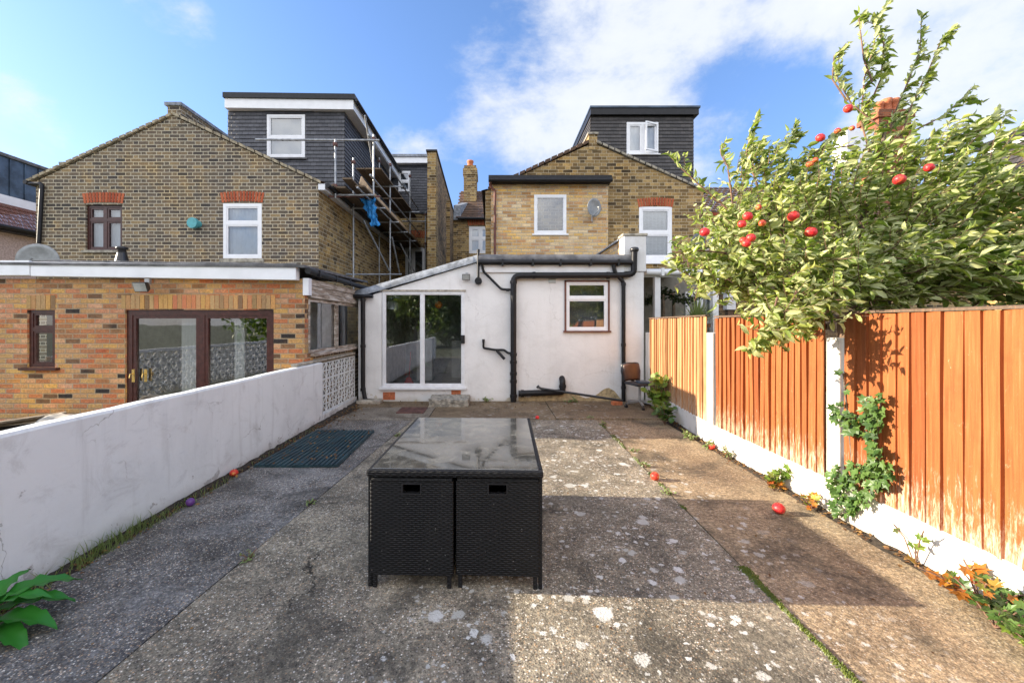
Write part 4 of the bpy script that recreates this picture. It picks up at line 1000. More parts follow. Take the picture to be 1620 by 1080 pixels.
verge(t, XLf - .18, zL - .03, apx, zA + .02, YG, .055, 'verge_mortar', steps=22); verge(t, apx, zA + .02, XR + .1, zR - .03, YG, .06)
# party wall upstand running back along the ridge
mb = MB(); mb.box(apx - .14, apx + .18, YG - .01, 13.5, zA - .25, gz(168)); mb.build('ridge_upstand', 'brick_sooty', t)
mb = MB(); mb.box(apx - .19, apx + .21, YG - .05, 13.6, gz(168), gz(163)); mb.build('coping', 'lead_grey', t)
# eaves on the flank
mb = MB(); mb.box(XR + .0, XR + .16, YG - .02, YM, zR - .16, zR - .02); mb.build('fascia', 'upvc_fascia', t)
mb = MB(); mb.tube([(XR + .23, YG - .05, zR - .06), (XR + .23, YM, zR - .1)], .055, 12); mb.build('gutter', 'gutter_black', t)
mb = MB(); mb.tube([(gx(50), YG - .05, gz(292)), (gx(72), YG - .07, gz(292)), (gx(66), YG - .06, gz(386))], .042, 12, bend=.08); mb.tube([(gx(50) - .05, YG + .3, gz(290)), (gx(50) - .05, YG - .1, gz(290))], .05, 10); mb.build('down_pipe', 'gutter_black', t)
# dormer
YD = 12.0; D = FY(YD); dx_ = lambda px: X(px, YD); dzz = lambda py: Z(py, YD)
XD = dx_(545); XDL = dx_(361); zDt = dzz(176)
dw = (dx_(423), dx_(483), dzz(250), dzz(182))
wallmesh(D, [(XDL, zDt), (XD, zDt)], 4.6, [dw], .06).build('dormer_wall', 'tiles_slate', t)
mb = MB(); cuts = []
for (u0, u1, z0, z1) in ((XDL, dw[0] - .02, 4.6, zDt), (dw[1] + .02, XD + .01, 4.6, zDt), (dw[0] - .02, dw[1] + .02, dw[3] + .03, zDt), (dw[0] - .02, dw[1] + .02, 4.6, dw[2] - .06)):
    q = tiled_face(D, u0, u1, z0, z1); mb.add(q.v, q.f)
mb.build('hung_tiles', 'tiles_slate', t)
tiled_face(FXp(XD), YD - .02, YM, 4.6, zDt).build('hung_tiles', 'tiles_slate', t)
mb = MB(); mb.box(XD - .2, XD - .005, YD + .03, YM, 4.6, zDt); mb.build('dormer_wall', 'tiles_slate', t)
window(t, D, dw[0], dw[1], dw[2], dw[3], rec=-.03, fw=.075, rows=(.47,), back='blind_grey', sill=('felt_grey', .06, .05), inner=.03, name='dormer_window')
def rbox(x0, x1, y0, y1, z0, z1, name, m, p, dzr=0): 
    q = MB(); q.hexa([(x0, y0, z0), (x1, y0, z0 + dzr), (x1, y1, z0 + dzr), (x0, y1, z0), (x0, y0, z1), (x1, y0, z1 + dzr), (x1, y1, z1 + dzr), (x0, y1, z1)]); return q.build(name, m, p)
rbox(XDL, XD + .32, YD - .16, YM + .2, dzz(175), dzz(160), 'fascia', 'upvc_white', t, -.05); rbox(XDL - .03, XD + .37, YD - .21, YM + .3, dzz(160) + .001, dzz(152), 'flat_roof', 'gutter_black', t, -.05)
mb = MB(); mb.tube([(XD + .42, YD - .2, dzz(164)), (XD + .42, YM, dzz(164))], .05, 10); mb.build('gutter', 'gutter_black', t)
# main rear wall beyond with its dormer and first floor window
Mx = lambda px: X(px, YM); Mz = lambda py: Z(py, YM)
mw_ = (Mx(641), Mx(672), Mz(440), Mz(393))
wallmesh(FY(YM), [(XR - .1, 7.0), (X(679, 14.5) * YM / 14.5 + .9, 7.0)], 0, [mw_], .1).build('rear_wall', 'brick_flank', t)
window(t, FY(YM), mw_[0], mw_[1], mw_[2], mw_[3], rec=.02, fw=.09, cols=(.4,), back='room_dark', inner=.03)
arch(t, FY(YM), mw_[0] - .05, mw_[1] + .05, Mz(377), .3, .04, 14)
d2 = (Mx(631), Mx(650), Mz(304), Mz(272))
zt2 = Mz(262)
mb = MB()
for (u0, u1, z0, z1) in ((XD, d2[0] - .02, 6.4, zt2), (d2[1] + .02, Mx(690), 6.4, zt2), (d2[0] - .02, d2[1] + .02, d2[3] + .02, zt2), (d2[0] - .02, d2[1] + .02, 6.4, d2[2])):
    q = tiled_face(FY(YM - .05), u0, u1, z0, z1); mb.add(q.v, q.f)
mb.build('hung_tiles', 'tiles_slate', t)
mb = MB(); mb.box(XD, Mx(690), YM, YM + .3, 6.4, zt2); mb.build('dormer_wall', 'tiles_slate', t)
window(t, FY(YM), d2[0], d2[1], d2[2], d2[3], rec=-.1, fw=.07, rows=(.5,), back='blind_grey', inner=.03, name='dormer_window')
mb = MB(); mb.box(XD, Mx(690), YM - .3, YM + 2, zt2, Mz(253)); mb.build('fascia', 'upvc_white', t)
mb = MB(); mb.box(XD - .1, Mx(690), YM - .35, YM + 2.2, Mz(253) + .001, Mz(249)); mb.build('flat_roof', 'lead_grey', t)
mb = MB(); mb.lathe([(.16, 0), (.17, .03), (.15, .14), (.0, .17)], (gx(314), YG, gz(355)), 20, 'y'); 
mb = MB(); c = (gx(314), YG, gz(355)); mb.tube([(c[0], YG + .02, c[2]), (c[0], YG - .1, c[2])], .085, 18); mb.tube([(c[0] - .03, YG - .1, c[2]), (c[0] - .035, YG - .17, c[2])], .125, 20)
tag(mb.build('vent_hood', 'teal_plastic', None, bevel=.01, loc=c), 'round turquoise vent hood on the sooty gable wall between the two windows', 'vent')

# ================================================================== SCAFFOLD
t = thing('scaffolding', 'galvanised tube scaffold with timber boards along the gable house flank', 'scaffolding', (-3.6, 13, 0))
def tube(a, b, r=.025, name='pole', m='galvanised', parent=t):
    mb = MB(); mb.tube([a, b], r, 8); return mb.build(name, m, parent)
def TP(px, Y, py): return (X(px, Y), Y, Z(py, Y))
XO, XI = -3.3, -3.92
cl = MB()
for (px, Y, top_) in ((530.5, 10.0, 221), (591, 11.0, 213), (617, 12.7, 255), (648.6, 15.6, 274), (673, 17.2, 335), (559, 11.2, 250), (600, 14.2, 250)):
    x = X(px, Y); zt_ = Z(top_, Y); tube((x, Y, 4.75 if px in (530.5, 591) else 2.6 if Y < 12 else 0.0), (x, Y, zt_)); 
    for zz in (5.05, zt_ - .12): cl.box(x - .045, x + .045, Y - .05, Y + .05, zz - .04, zz + .04)
tube(TP(404, 9.75, 221), TP(600, 10.6, 222), .028)
tube((-3.32, 10.6, 6.6), (-3.32, 17.6, 6.6)); tube((-3.27, 10.6, 5.55), (-3.27, 17.6, 5.55)); tube((-3.30, 9.7, 4.92), (-3.3, 17.8, 4.92)); tube((-3.96, 9.8, 4.92), (-3.96, 17.5, 4.92))
tube((-3.34, 10.4, 7.0), (-3.45, 11.4, 6.2))
for y in (10.1, 11.25, 12.8, 14.2, 15.7, 17.2): tube((-4.15, y, 4.86), (-3.05, y, 4.86))
for y in (12.7, 15.6, 17.0): tube((-3.9, y, 5.95), (-2.9, y, 5.95))
tube(TP(527, 11.1, 434), TP(635, 12.8, 434)); tube(TP(575, 11.2, 349), TP(617, 12.7, 431)); tube(TP(620, 12.6, 375), TP(632, 13.5, 432)); tube(TP(633, 15, 385), TP(656, 15.6, 431), .026)
tube(TP(520, 9.9, 311), TP(602, 11.0, 311), .024, m='rusty_iron')
cl.build('couplers', 'rusty_iron', t)
for i, (x0, dy) in enumerate(((-4.12, 0), (-3.88, .15), (-3.64, -.1), (-3.52, .25), (-3.40, .1))):
    for j in range(3):
        y0 = 9.75 + dy + j * 2.7; 
        if i in (3,) : continue
        mb = MB(); mb.bar((x0 + .11, y0, 4.985 + .004 * i + (.12 if j == 0 and i == 2 else 0)), (x0 + .11, y0 + 2.66, 4.985 + .004 * i), .225, .038); mb.build('scaffold_board', 'scaffold_board', t)
for i in range(3):
    for j in range(2):
        mb = MB(); mb.bar((-3.8 + i * .24, 11.4 + j * 2.7, 6.02), (-3.8 + i * .24, 14.0 + j * 2.7, 6.02), .225, .038); mb.build('scaffold_board', 'scaffold_board', t)
for (a, b, y) in (((-3.33, 10.6), (-3.33, 13.9), 0), ((-3.33, 14.0), (-3.33, 17.4), 0)):
    mb = MB(); mb.box(-3.36, -3.325, a[1], b[1], 5.03, 5.26); mb.build('toe_board', 'ply_wood', t)
mb = MB(); mb.bar(TP(570, 10.9, 285), TP(600, 11.6, 325), .3, .03, up=(1, 0, 0)); mb.build('toe_board', 'ply_wood', t)
# blue sheet hanging
N = 22; K = 8; vs = []
for i in range(N + 1):
    tt = i / N
    for j in range(K + 1):
        s = j / K - .5; wd_ = .36 * (1 - .5 * tt) + .06 * math.sin(i); y = 10.7 + .05 * math.sin(j * 2.2 + i * .5) + .05 * mnoise.noise((i * .4, j * .6, 1))
        vs.append((X(581, 10.7) + .22 * tt + s * wd_ + .03 * mnoise.noise((i * .3, j, 3)), y, Z(314, 10.7) - .72 * tt + .06 * mnoise.noise((j * .8, i * .2, 5))))
mb = MB(); mb.add(vs, [(i * (K + 1) + j, (i + 1) * (K + 1) + j, (i + 1) * (K + 1) + j + 1, i * (K + 1) + j + 1) for i in range(N) for j in range(K)], True)
o = mb.build('blue_sheet', 'cloth_blue', None, loc=(X(581, 10.7), 10.7, Z(314, 10.7))); o.modifiers.new('s', 'SOLIDIFY').thickness = .006
tag(o, 'crumpled bright blue plastic sheet hanging from the scaffold boards', 'plastic sheet')

# ================================================================== PARTY WALL + RECESSED HOUSE
t = thing('party_wall', 'tall narrow brick flank wall rising behind the scaffolding', 'wall', (-2.27, 17, 0))
PX1 = -2.107; PX0 = X(676, 14.5); zt_ = Z(240, 14.5)
mb = MB(); mb.box(PX0, PX1, 14.5, 14.9, 0, zt_); mb.build('wall_end', 'brick_flank', t)
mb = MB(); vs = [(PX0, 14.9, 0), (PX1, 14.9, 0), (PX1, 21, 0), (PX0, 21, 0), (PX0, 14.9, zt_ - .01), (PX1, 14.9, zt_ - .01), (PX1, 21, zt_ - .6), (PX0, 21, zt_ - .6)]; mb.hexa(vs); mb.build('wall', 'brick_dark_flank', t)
mb = MB(); mb.hexa([(PX0 - .04, 14.45, zt_), (PX1 + .04, 14.45, zt_), (PX1 + .04, 21, zt_ - .58), (PX0 - .04, 21, zt_ - .58), (PX0 - .04, 14.45, zt_ + .06), (PX1 + .04, 14.45, zt_ + .06), (PX1 + .04, 21, zt_ - .52), (PX0 - .04, 21, zt_ - .52)]); mb.build('coping', 'gutter_black', t)
t = thing('terraced_house', 'brick house with tiled roof and chimney glimpsed between the other houses', 'house', (-.9, 22, 0))
YT = 20.5; tx = lambda px: X(px, YT); tz = lambda py: Z(py, YT)
tw = (tx(742), tx(775), tz(401), tz(358))
wallmesh(FY(YT), [(tx(700), tz(347)), (tx(800), tz(347))], 0, [tw], .1).build('wall', 'brick_flank', t)
window(t, FY(YT), tw[0], tw[1], tw[2], tw[3], rec=.02, fw=.12, rows=(.55,), cols=(.55,), back='curtain_white', inner=.04)
arch(t, FY(YT), tw[0] - .05, tw[1] + .1, tz(357), .32, .04, 12)
mb = MB(); tiled_slope(mb, (tx(722), YT - .2, tz(346)), (tx(800), YT - .2, tz(346)), (tx(800), YT + 1.9, tz(346) + 2.0), (tx(722), YT + 1.9, tz(346) + 2.0), 16, 18); mb.build('roof', 'tile_roof', t)
mb = MB(); mb.tube([(tx(725), YT - .26, tz(347.5)), (tx(800), YT - .26, tz(347.5))], .07, 8); mb.build('gutter', 'gutter_black', t)
mb = MB(); mb.hexa([(tx(718), YT - .15, tz(349)), (tx(729), YT - .15, tz(349)), (tx(745), YT + 1.6, tz(349)), (tx(737), YT + 1.6, tz(349)), (tx(718), YT - .15, tz(326)), (tx(729), YT - .15, tz(326)), (tx(745) , YT + 1.6, tz(303)), (tx(737), YT + 1.6, tz(303))]); mb.build('parapet', 'lead_grey', t)
cx0, cx1, Yc = X(733, 22), X(755, 22), 22
mb = MB(); mb.box(cx0 + .06, cx1 - .02, Yc - .5, Yc + .6, 6.5, Z(276, 22)); mb.box(cx0 + .02, cx1 + .02, Yc - .55, Yc + .65, Z(282, 22), Z(272, 22)); mb.box(cx0 + .08, cx1 - .04, Yc - .48, Yc + .55, Z(272, 22), Z(267, 22)); ch = mb.build('chimney', 'brick_flank', t)
mb = MB(); mb.lathe([(.17, 0), (.15, .3), (.18, .33), (.18, .42), (.13, .42), (.11, .1)], ((cx0 + cx1) / 2, Yc, Z(267, 22)), 14); mb.build('chimney_pot', 'terracotta', ch)

# ================================================================== BUFF ADDITION + RIGHT GABLE HOUSE
YB = 11.5; B = FY(YB); bx_ = lambda px: X(px, YB); bz = lambda py: Z(py, YB)
t = thing('buff_brick_addition', 'buff brick first floor addition with black flat roof above the white extension', 'house', (bx_(870), 12, 0))
bw1 = (bx_(845), bx_(896), bz(370), bz(308))
wallmesh(B, [(bx_(777), bz(292)), (bx_(962), bz(292))], 2.0, [bw1], .08, .19).build('wall', 'brick_buff', t)
window(t, B, bw1[0], bw1[1], bw1[2], bw1[3], rec=-.01, fw=.075, back='blind_grey', inner=.02, sill=('upvc_white', .03, .04), bdepth=.5)
mb = MB(); mb.box(bx_(774), bx_(964), YB - .14, YB + 3, bz(292), bz(285)); mb.build('fascia', 'gutter_black', t)
mb = MB(); mb.box(bx_(773), bx_(965), YB - .2, YB + 3, bz(284.9), bz(281)); mb.tube([(bx_(773), YB - .22, bz(289)), (bx_(965), YB - .22, bz(289))], .06, 10); mb.build('flat_roof', 'gutter_black', t)
mb = MB(); mb.tube([(bx_(776), YB - .2, bz(289)), (bx_(776), YB - .1, bz(297)), (bx_(783), YB - .07, bz(303)), (bx_(783), YB - .07, bz(404))], .036, 10, bend=.05); mb.build('down_pipe', 'paint_brown', t)
dish('dish_grey', (bx_(936), YB - .3, bz(333)), .25, .5, .12, 'grey satellite dish on the buff brick wall beside its window')
YH = 11.7; H = FY(YH); hx = lambda px: X(px, YH); hz_ = lambda py: Z(py, YH)
t = thing('gable_house', 'golden brown brick gable house with dark tiled loft dormer', 'house', (hx(990), 15, 0))
aX = hx(938); hR = hx(1113); hL = hx(768); zAr = hz_(226); zRr = hz_(303); zLl = hz_(303)
hw1 = (hx(1011), hx(1063), hz_(411), hz_(327))
wallmesh(H, [(hL, zLl), (aX, zAr), (hR, zRr)], 0, [hw1], .1, .5).build('wall', 'brick_stock', t)
wallmesh(FXp(hR), [(YH, zRr), (17, zRr)], 0, []).build('side_wall', 'brick_stock', t)
arch(t, H, hw1[0] - .02, hw1[1] + .02, hz_(328), .235, .045, 14)
w1 = window(t, H, hw1[0], hw1[1], hw1[2] + .02, hw1[3], rec=.0, fw=.08, rows=(.5,), back='curtain_white', inner=.04)
mb = MB()
zz = hw1[2] + .1
while zz < hw1[3] - .1: mb.bar((hw1[0] + .1, YH + .09, zz), (hw1[1] - .2, YH + .09, zz), .035, .003, up=(0, .5, .8)); zz += .045
mb.build('venetian_blind', 'upvc_white', w1)
mb = MB(); mb.box(hw1[0] - .12, hw1[1] + .12, YH - .08, YH - .001, hw1[2] - .12, hw1[2] + .01); mb.build('sill', 'upvc_white', w1)
mb = MB(); tiled_slope(mb, (hR + .1, YH - .04, zRr - .02), (hR + .1, 17, zRr - .02), (aX, 17, zAr + .05), (aX, YH - .04, zAr + .05), 22, 20); mb.build('roof', 'tile_roof', t)
mb = MB(); tiled_slope(mb, (hL - .1, YH - .04, zLl - .02), (hL - .1, 17, zLl - .02), (aX, 17, zAr + .05), (aX, YH - .04, zAr + .05), 22, 20); mb.build('roof', 'tile_roof', t)
verge(t, hx(772), zLl + .03, aX - .1, zAr - .0, YH, .08, 'tile_roof', .15, 16); verge(t, aX + .1, zAr - .0, hR + .1, zRr - .03, YH, .055, 'coping_stone')
mb = MB(); mb.box(aX - .12, aX + .12, YH - .02, 13.1, zAr - .2, hz_(213)); mb.build('ridge_upstand', 'brick_stock', t)
mb = MB(); mb.box(aX - .15, aX + .15, YH - .05, 13.1, hz_(213), hz_(210)); mb.build('coping', 'coping_stone', t)
YR = 13.2; rX0 = X(935, YR); rX1 = X(1097, YR); rzt = Z(184, YR); rw = (X(991, YR), X(1041, YR), Z(244, YR), Z(194, YR))
mb = MB()
for (u0, u1, z0, z1) in ((rX0, rw[0] - .02, 5.2, rzt), (rw[1] + .02, rX1, 5.2, rzt), (rw[0] - .02, rw[1] + .02, rw[3] + .02, rzt), (rw[0] - .02, rw[1] + .02, 5.2, rw[2] - .04)):
    q = tiled_face(FY(YR), u0, u1, z0, z1); mb.add(q.v, q.f)
mb.build('hung_tiles', 'tiles_charcoal', t)
wallmesh(FY(YR + .003), [(rX0, rzt), (rX1, rzt)], 5.2, [rw], .1).build('dormer_wall', 'tiles_charcoal', t)
tiled_face(FXm(rX0), YR, 17.0, 5.2, rzt).build('hung_tiles', 'tiles_charcoal', t)
mb = MB(); mb.box(rX0 + .003, rX1 - .003, YR + .12, 17.0, 5.2, rzt); mb.build('dormer_wall', 'tiles_charcoal', t)
mb = MB(); mb.box(rX0 - .04, rX1 + .12, YR - .12, 17.1, rzt, Z(174, YR)); mb.build('fascia', 'gutter_black', t)
mb = MB(); mb.box(rX0 - .06, rX1 + .16, YR - .15, 17.2, Z(174, YR) + .001, Z(171, YR)); mb.build('flat_roof', 'metal_blue', t)
dwn = window(t, FY(YR), rw[0], rw[1], rw[2], rw[3], rec=-.03, fw=.07, cols=(.5,), back='curtain_white', inner=.045, name='dormer_window', sill=('upvc_white', .07, .04))
mb = MB(); mx = (rw[0] + rw[1]) / 2 + .03; zz0, zz1 = rw[2] + .06, rw[3] - .05; ang = .35; wL = rw[1] - mx - .04
c0 = Vector((mx + .0, YR - .05, 0)); dirc = Vector((math.cos(ang), -math.sin(ang), 0)); c0 = Vector((rw[1] - .04, YR - .05, 0)); dirc = Vector((-math.cos(ang), -math.sin(ang), 0))
p0 = c0; p1 = c0 + dirc * wL
for (za, zb) in ((zz0, zz0 + .05), (zz1 - .05, zz1)): mb.bar((p0.x, p0.y, (za + zb) / 2), (p1.x, p1.y, (za + zb) / 2), .04, .05)
for p in (p0, p1): mb.bar((p.x, p.y, zz0), (p.x, p.y, zz1), .05, .04)
mb.build('open_sash', 'upvc_white', dwn)
dish('dish_dark', (hx(1098), YH - .35, hz_(385)), .24, -.5, .1, 'dark satellite dish on the golden brick wall right of the sash window')
# neighbour's canopy and garden room to the right
t = thing('garden_canopy', 'white framed canopy beside the white extension, shading a cream wall', 'canopy', (4.2, 10, 0))
YC = 9.2; cxp = lambda px: X(px, YC); cz = lambda py: Z(py, YC)
mb = MB(); mb.tube([(cxp(1020), YC - .06, cz(431)), (cxp(1135), YC - .06, cz(431))], .07, 12); 
for px in (1045, 1085, 1120): mb.box(cxp(px) - .03, cxp(px) + .03, YC - .14, YC, cz(437), cz(425))
mb.build('gutter', 'upvc_white', t)
mb = MB(); mb.box(cxp(1020), cxp(1135), YC + .02, YC + .1, cz(438), cz(427)); mb.build('front_beam', 'upvc_white', t)
mb = MB(); mb.box(cxp(1036), cxp(1045), YC + .0, YC + .12, 0, cz(438.2)); mb.build('post', 'upvc_white', t)
mb = MB(); mb.box(cxp(1128), cxp(1137), YC + .0, YC + .12, 0, cz(438.2)); mb.build('post', 'upvc_white', t)
mb = MB(); mb.hexa([(cxp(1020), YC, cz(427)), (cxp(1135), YC, cz(427)), (cxp(1135), YH, 3.1), (cxp(1020), YH, 3.1), (cxp(1020), YC, cz(425)), (cxp(1135), YC, cz(425)), (cxp(1135), YH, 3.15), (cxp(1020), YH, 3.15)]); mb.build('roof_sheet', 'curtain_white', t)
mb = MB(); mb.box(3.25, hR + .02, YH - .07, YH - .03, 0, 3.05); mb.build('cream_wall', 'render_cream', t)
mb = MB(); mb.box(3.19, 3.25, YE + .3, YC, 0, 2.75); mb.build('timber_strip', 'ply_wood', t)
window(t, FY(YH - .1), X(1082, YH), X(1128, YH), 0.1, Z(462, YH), rec=0, fw=.1, cols=(.5,), back='room_dark', inner=.03, name='garden_door')
window(t, FY(YH - .1), X(1046, YH), X(1066, YH), 1.2, Z(462, YH), rec=0, fw=.07, fm='board_wood', back='room_dark', inner=0)
mb = MB(); mb.box(X(1147, YH), X(1161, YH), YH - .2, YH - .02, Z(490, YH), Z(463, YH)); mb.box(X(1145, YH), X(1163, YH), YH - .22, YH, Z(463, YH), Z(461, YH))
YW2 = 13.5
t2 = thing('rear_wing', 'brick rear wing with dark windows, mostly hidden behind the apple tree', 'house', (9, 16, 0))
r1 = (X(1103, YW2), X(1135, YW2), Z(400, YW2), Z(349, YW2)); r2 = (X(1147, YW2), X(1172, YW2), Z(400, YW2), Z(365, YW2))
wallmesh(FY(YW2), [(X(1095, YW2), 5.4), (X(1330, YW2), 5.4)], 0, [r1, r2], .1, 4).build('wall', 'brick_dark_flank', t2)
window(t2, FY(YW2), *r1, rec=.02, fw=.08, rows=(.8,), back='room_dark', inner=0, fm='upvc_fascia'); window(t2, FY(YW2), *r2, rec=.02, fw=.05, rows=(.5,), cols=(.5,), back='room_dark', inner=0, fm='upvc_fascia')
arch(t2, FY(YW2), r1[0], r1[1], Z(348, YW2), .23, .03, 12)
lx = MB(); lx.box(X(1147, 11.2), X(1161, 11.2), 11.1, 11.3, Z(490, 11.2), Z(464, 11.2)); lx.box(X(1145.5, 11.2), X(1162.5, 11.2), 11.08, 11.32, Z(463.9, 11.2), Z(461, 11.2))
tag(lx.build('wall_box', 'upvc_fascia', None, bevel=.01, loc=(X(1154, 11.2), 11.2, 1.9)), 'small white metal box seen over the fence right of the spiky plant', 'wall box')
mb = MB(); mb.box(X(1150, 11.2), X(1158, 11.2), 11.15, 11.3, 0, Z(490, 11.2)); tag(mb.build('timber_post', 'timber_dark', None, loc=(X(1154, 11.2), 11.2, 0)), 'dark timber post carrying the small white metal box', 'post')
# main terrace behind the tree
t = thing('terraced_house', 'brick terrace with tall red brick chimney rising behind the apple tree', 'house', (14, 19, 0))
wallmesh(FY(17), [(8.6, 5.8), (26, 5.8)], 0, [], .1).build('wall', 'brick_stock', t)
mb = MB(); tiled_slope(mb, (8.6, 16.8, 5.7), (26, 16.8, 5.7), (26, 19.5, 8.2), (8.6, 19.5, 8.2), 20, 70); mb.build('roof', 'tile_roof', t)
mb = MB(); Yc = 18; c0, c1 = X(1386, Yc), X(1446, Yc)
mb.box(c0 + .12, c1 - .12, Yc, Yc + .9, 6, Z(186, Yc)); mb.box(c0 + .02, c1 - .02, Yc - .08, Yc + 1, Z(186, Yc), Z(178, Yc)); mb.box(c0 + .1, c1 - .1, Yc - .03, Yc + .94, Z(178, Yc), Z(173, Yc)); ch = mb.build('chimney', 'brick_red', t)
for px, top_ in ((1416, 150), (1428, 150), (1403, 156)):
    mb = MB(); zb = Z(173, Yc); hh = Z(top_, Yc) - zb; mb.lathe([(.2, 0), (.17, hh * .7), (.21, hh * .75), (.21, hh), (.14, hh), (.13, .1)], (X(px, Yc), Yc + .4, zb), 14); mb.build('chimney_pot', 'terracotta', ch)
mb = MB(); mb.box(X(1330, 16.5), X(1372, 16.5), 16.2, 16.9, Z(262, 16.5), Z(212, 16.5)); mb.build('dormer', 'upvc_white', t)
t = thing('neighbouring_house', 'grey tiled roof of a house at the right edge of the photo', 'house', (12, 7, 0))
xr = 10.46
mb = MB(); mb.box(xr + .3, 17, 4, 8.85, 0, 4.9); mb.build('wall', 'brick_stock', t)
mb = MB(); tiled_slope(mb, (xr, 9.0, 4.3), (xr, 4, 4.3), (xr + .5, 4, 5.45), (xr + .5, 9.0, 5.45), 9, 30); mb.build('roof', 'tiles_charcoal', t)
mb = MB(); mb.box(xr + .4, 17, 4, 9.0, 5.4, 5.5); mb.build('fascia', 'upvc_white', t); mb = MB(); mb.box(xr + .3, 17, 3.9, 9.1, 5.501, 5.62); mb.build('flat_roof', 'gutter_black', t)
mb = MB(); mb.box(xr + .5, 17, 4, 8.9, 4.2, 5.45); mb.build('dormer_wall', 'tiles_charcoal', t)
# far left neighbour
t = thing('neighbouring_house', 'pebbledashed house with blue grey dormer at the left edge of the photo', 'house', (-18, 12, 0))
xl = -15.9
mb = MB(); mb.box(-24, xl, 12.4, 14.6, 0, 4.6); mb.build('wall', 'pebbledash', t)
mb = MB(); tiled_slope(mb, (xl + .35, 12.4, 4.75), (xl + .35, 14.7, 4.75), (xl - .1, 14.7, 5.55), (xl - .1, 12.4, 5.55), 6, 44); mb.build('roof', 'tile_red', t)
mb = MB(); mb.box(xl - .3, xl + .3, 12.4, 14.7, 4.6, 4.74); mb.tube([(xl + .4, 12.4, 4.72), (xl + .4, 14.7, 4.72)], .07, 8); mb.build('gutter', 'gutter_black', t)
mb = MB(); mb.box(-22, xl - .1, 12.4, 14.45, 5.55, 5.85); mb.build('fascia', 'upvc_fascia', t)
mb = MB(); mb.box(-22, xl - .12, 12.4, 14.4, 5.851, 7.1)
y = 12.5
while y < 14.4: mb.box(xl - .121, xl - .09, y, y + .03, 5.86, 7.08); y += .42
mb.build('dormer_wall', 'metal_blue', t)
mb = MB(); mb.box(-22.2, xl - .05, 12.3, 14.5, 7.101, 7.2); mb.build('flat_roof', 'felt_grey', t)
t = thing('distant_roof', 'low grey roof between the far left house and the sooty gable', 'house', (-16, 19, 0))
mb = MB(); mb.box(-19, -13.2, 18, 20, 0, Z(262, 18)); mb.build('wall', 'brick_dark_flank', t); mb = MB(); mb.box(-19.2, -13.0, 17.8, 20.2, Z(262, 18), Z(259, 18)); mb.build('flat_roof', 'lead_grey', t)
#---PART4---
# ================================================================== RATTAN DINING SET
TC = (-.232, 3.215, 0)
t = thing('dining_table', 'black rattan dining table with dusty glass top in the middle of the patio', 'table', (0, 0, 0))
HW, HD, TZ = .552, .715, .74
for (x0, x1, y0, y1, zt_) in ((-HW, HW, -HD, -HD + .045, TZ), (-HW, HW, HD - .045, HD, TZ), (-HW, -HW + .045, -HD + .046, HD - .046, TZ - .001), (HW - .045, HW, -HD + .046, HD - .046, TZ - .001)):
    mb = MB(); mb.box(x0, x1, y0, y1, TZ - .042, zt_); mb.build('rim', 'rattan_black', t, bevel=.012)
mb = MB(); mb.box(-HW + .03, HW - .03, -HD + .03, HD - .03, TZ - .004, TZ + .004); mb.build('glass_top', 'glass_table', t, bevel=.002)
mb = MB(); mb.box(-HW + .05, HW - .05, -HD + .05, HD - .05, TZ - .03, TZ - .012); mb.build('under_tray', 'plastic_black', t)
for sx in (-1, 1):
    for sy in (-1, 1):
        mb = MB(); cx, cy = sx * (HW - .018), sy * (HD - .045); mb.box(cx - .012, cx + .012, cy - .02, cy + .02, 0, TZ - .043); mb.build('leg', 'rattan_black', t, bevel=.003)
t.location = TC; t.rotation_euler.z = R(-1.6)
# droppings / dirt specks on the glass are in the material
def rattan_chair():
    c = thing('rattan_chair', '', 'chair', (0, 0, 0), 'rattan cube chairs pushed in under the dining table')
    W = .252; H0, H1 = .085, .688
    q = wallmesh(lambda u, z, dp=0: (u, dp, z), [(-W, H1 - .012), (W, H1 - .012)], H0, [(-.055, .055, .595, .652)], .03, .03)
    q.add([(-W, .03, H0), (W, .03, H0), (W, .03, .595), (-W, .03, .595)], [(3, 2, 1, 0)])
    q.add([(-W, .0, H0), (W, .0, H0), (W, .03, H0), (-W, .03, H0)], [(3, 2, 1, 0)])
    b_ = q.build('backrest', 'rattan_black', c)
    mb = MB(); mb.tube([(-W, .012, H1 - .012), (W, .012, H1 - .012)], .016, 10); mb.tube([(-W, .008, H1 - .015), (-W, .008, H0)], .010, 8); mb.tube([(W, .008, H1 - .015), (W, .008, H0)], .010, 8); mb.build('back_rim', 'rattan_black', c)
    mb = MB()
    for (x0, x1, z0, z1) in ((-.062, -.055, .588, .659), (.055, .062, .588, .659), (-.055, .055, .588, .595), (-.055, .055, .652, .659)): mb.box(x0, x1, -.005, .0, z0, z1)
    mb.build('hand_hole_rim', 'plastic_black', b_)
    for s_ in (-1, 1):
        mb = MB(); mb.box(s_ * W - s_ * .03, s_ * W, .032, .69, H0, .655); mb.build('side_panel', 'rattan_black', c, bevel=.004)
    mb = MB(); mb.box(-W + .031, W - .031, .032, .66, .27, .33); mb.build('seat', 'rattan_black', c, bevel=.006)
    for sx in (-1, 1):
        for y in (.004, .66):
            mb = MB(); mb.box(sx * (W - .018) - .013, sx * (W - .018) + .013, y, y + .026, 0, H0 + .02); mb.build('leg', 'rattan_black', c, bevel=.003)
    return c
c1 = rattan_chair(); th = R(-1.6)
def placec(c, lx_, ly_, rot, label):
    x = TC[0] + lx_ * math.cos(th) - ly_ * math.sin(th); y = TC[1] + lx_ * math.sin(th) + ly_ * math.cos(th)
    c.location = (x, y, 0); c.rotation_euler.z = th + rot; c['label'] = label
c2 = copy_tree(c1); c3 = copy_tree(c1); c4 = copy_tree(c1)
placec(c1, -.268, -HD + .012, 0, 'black rattan cube chair at the near left, its back panel facing the camera')
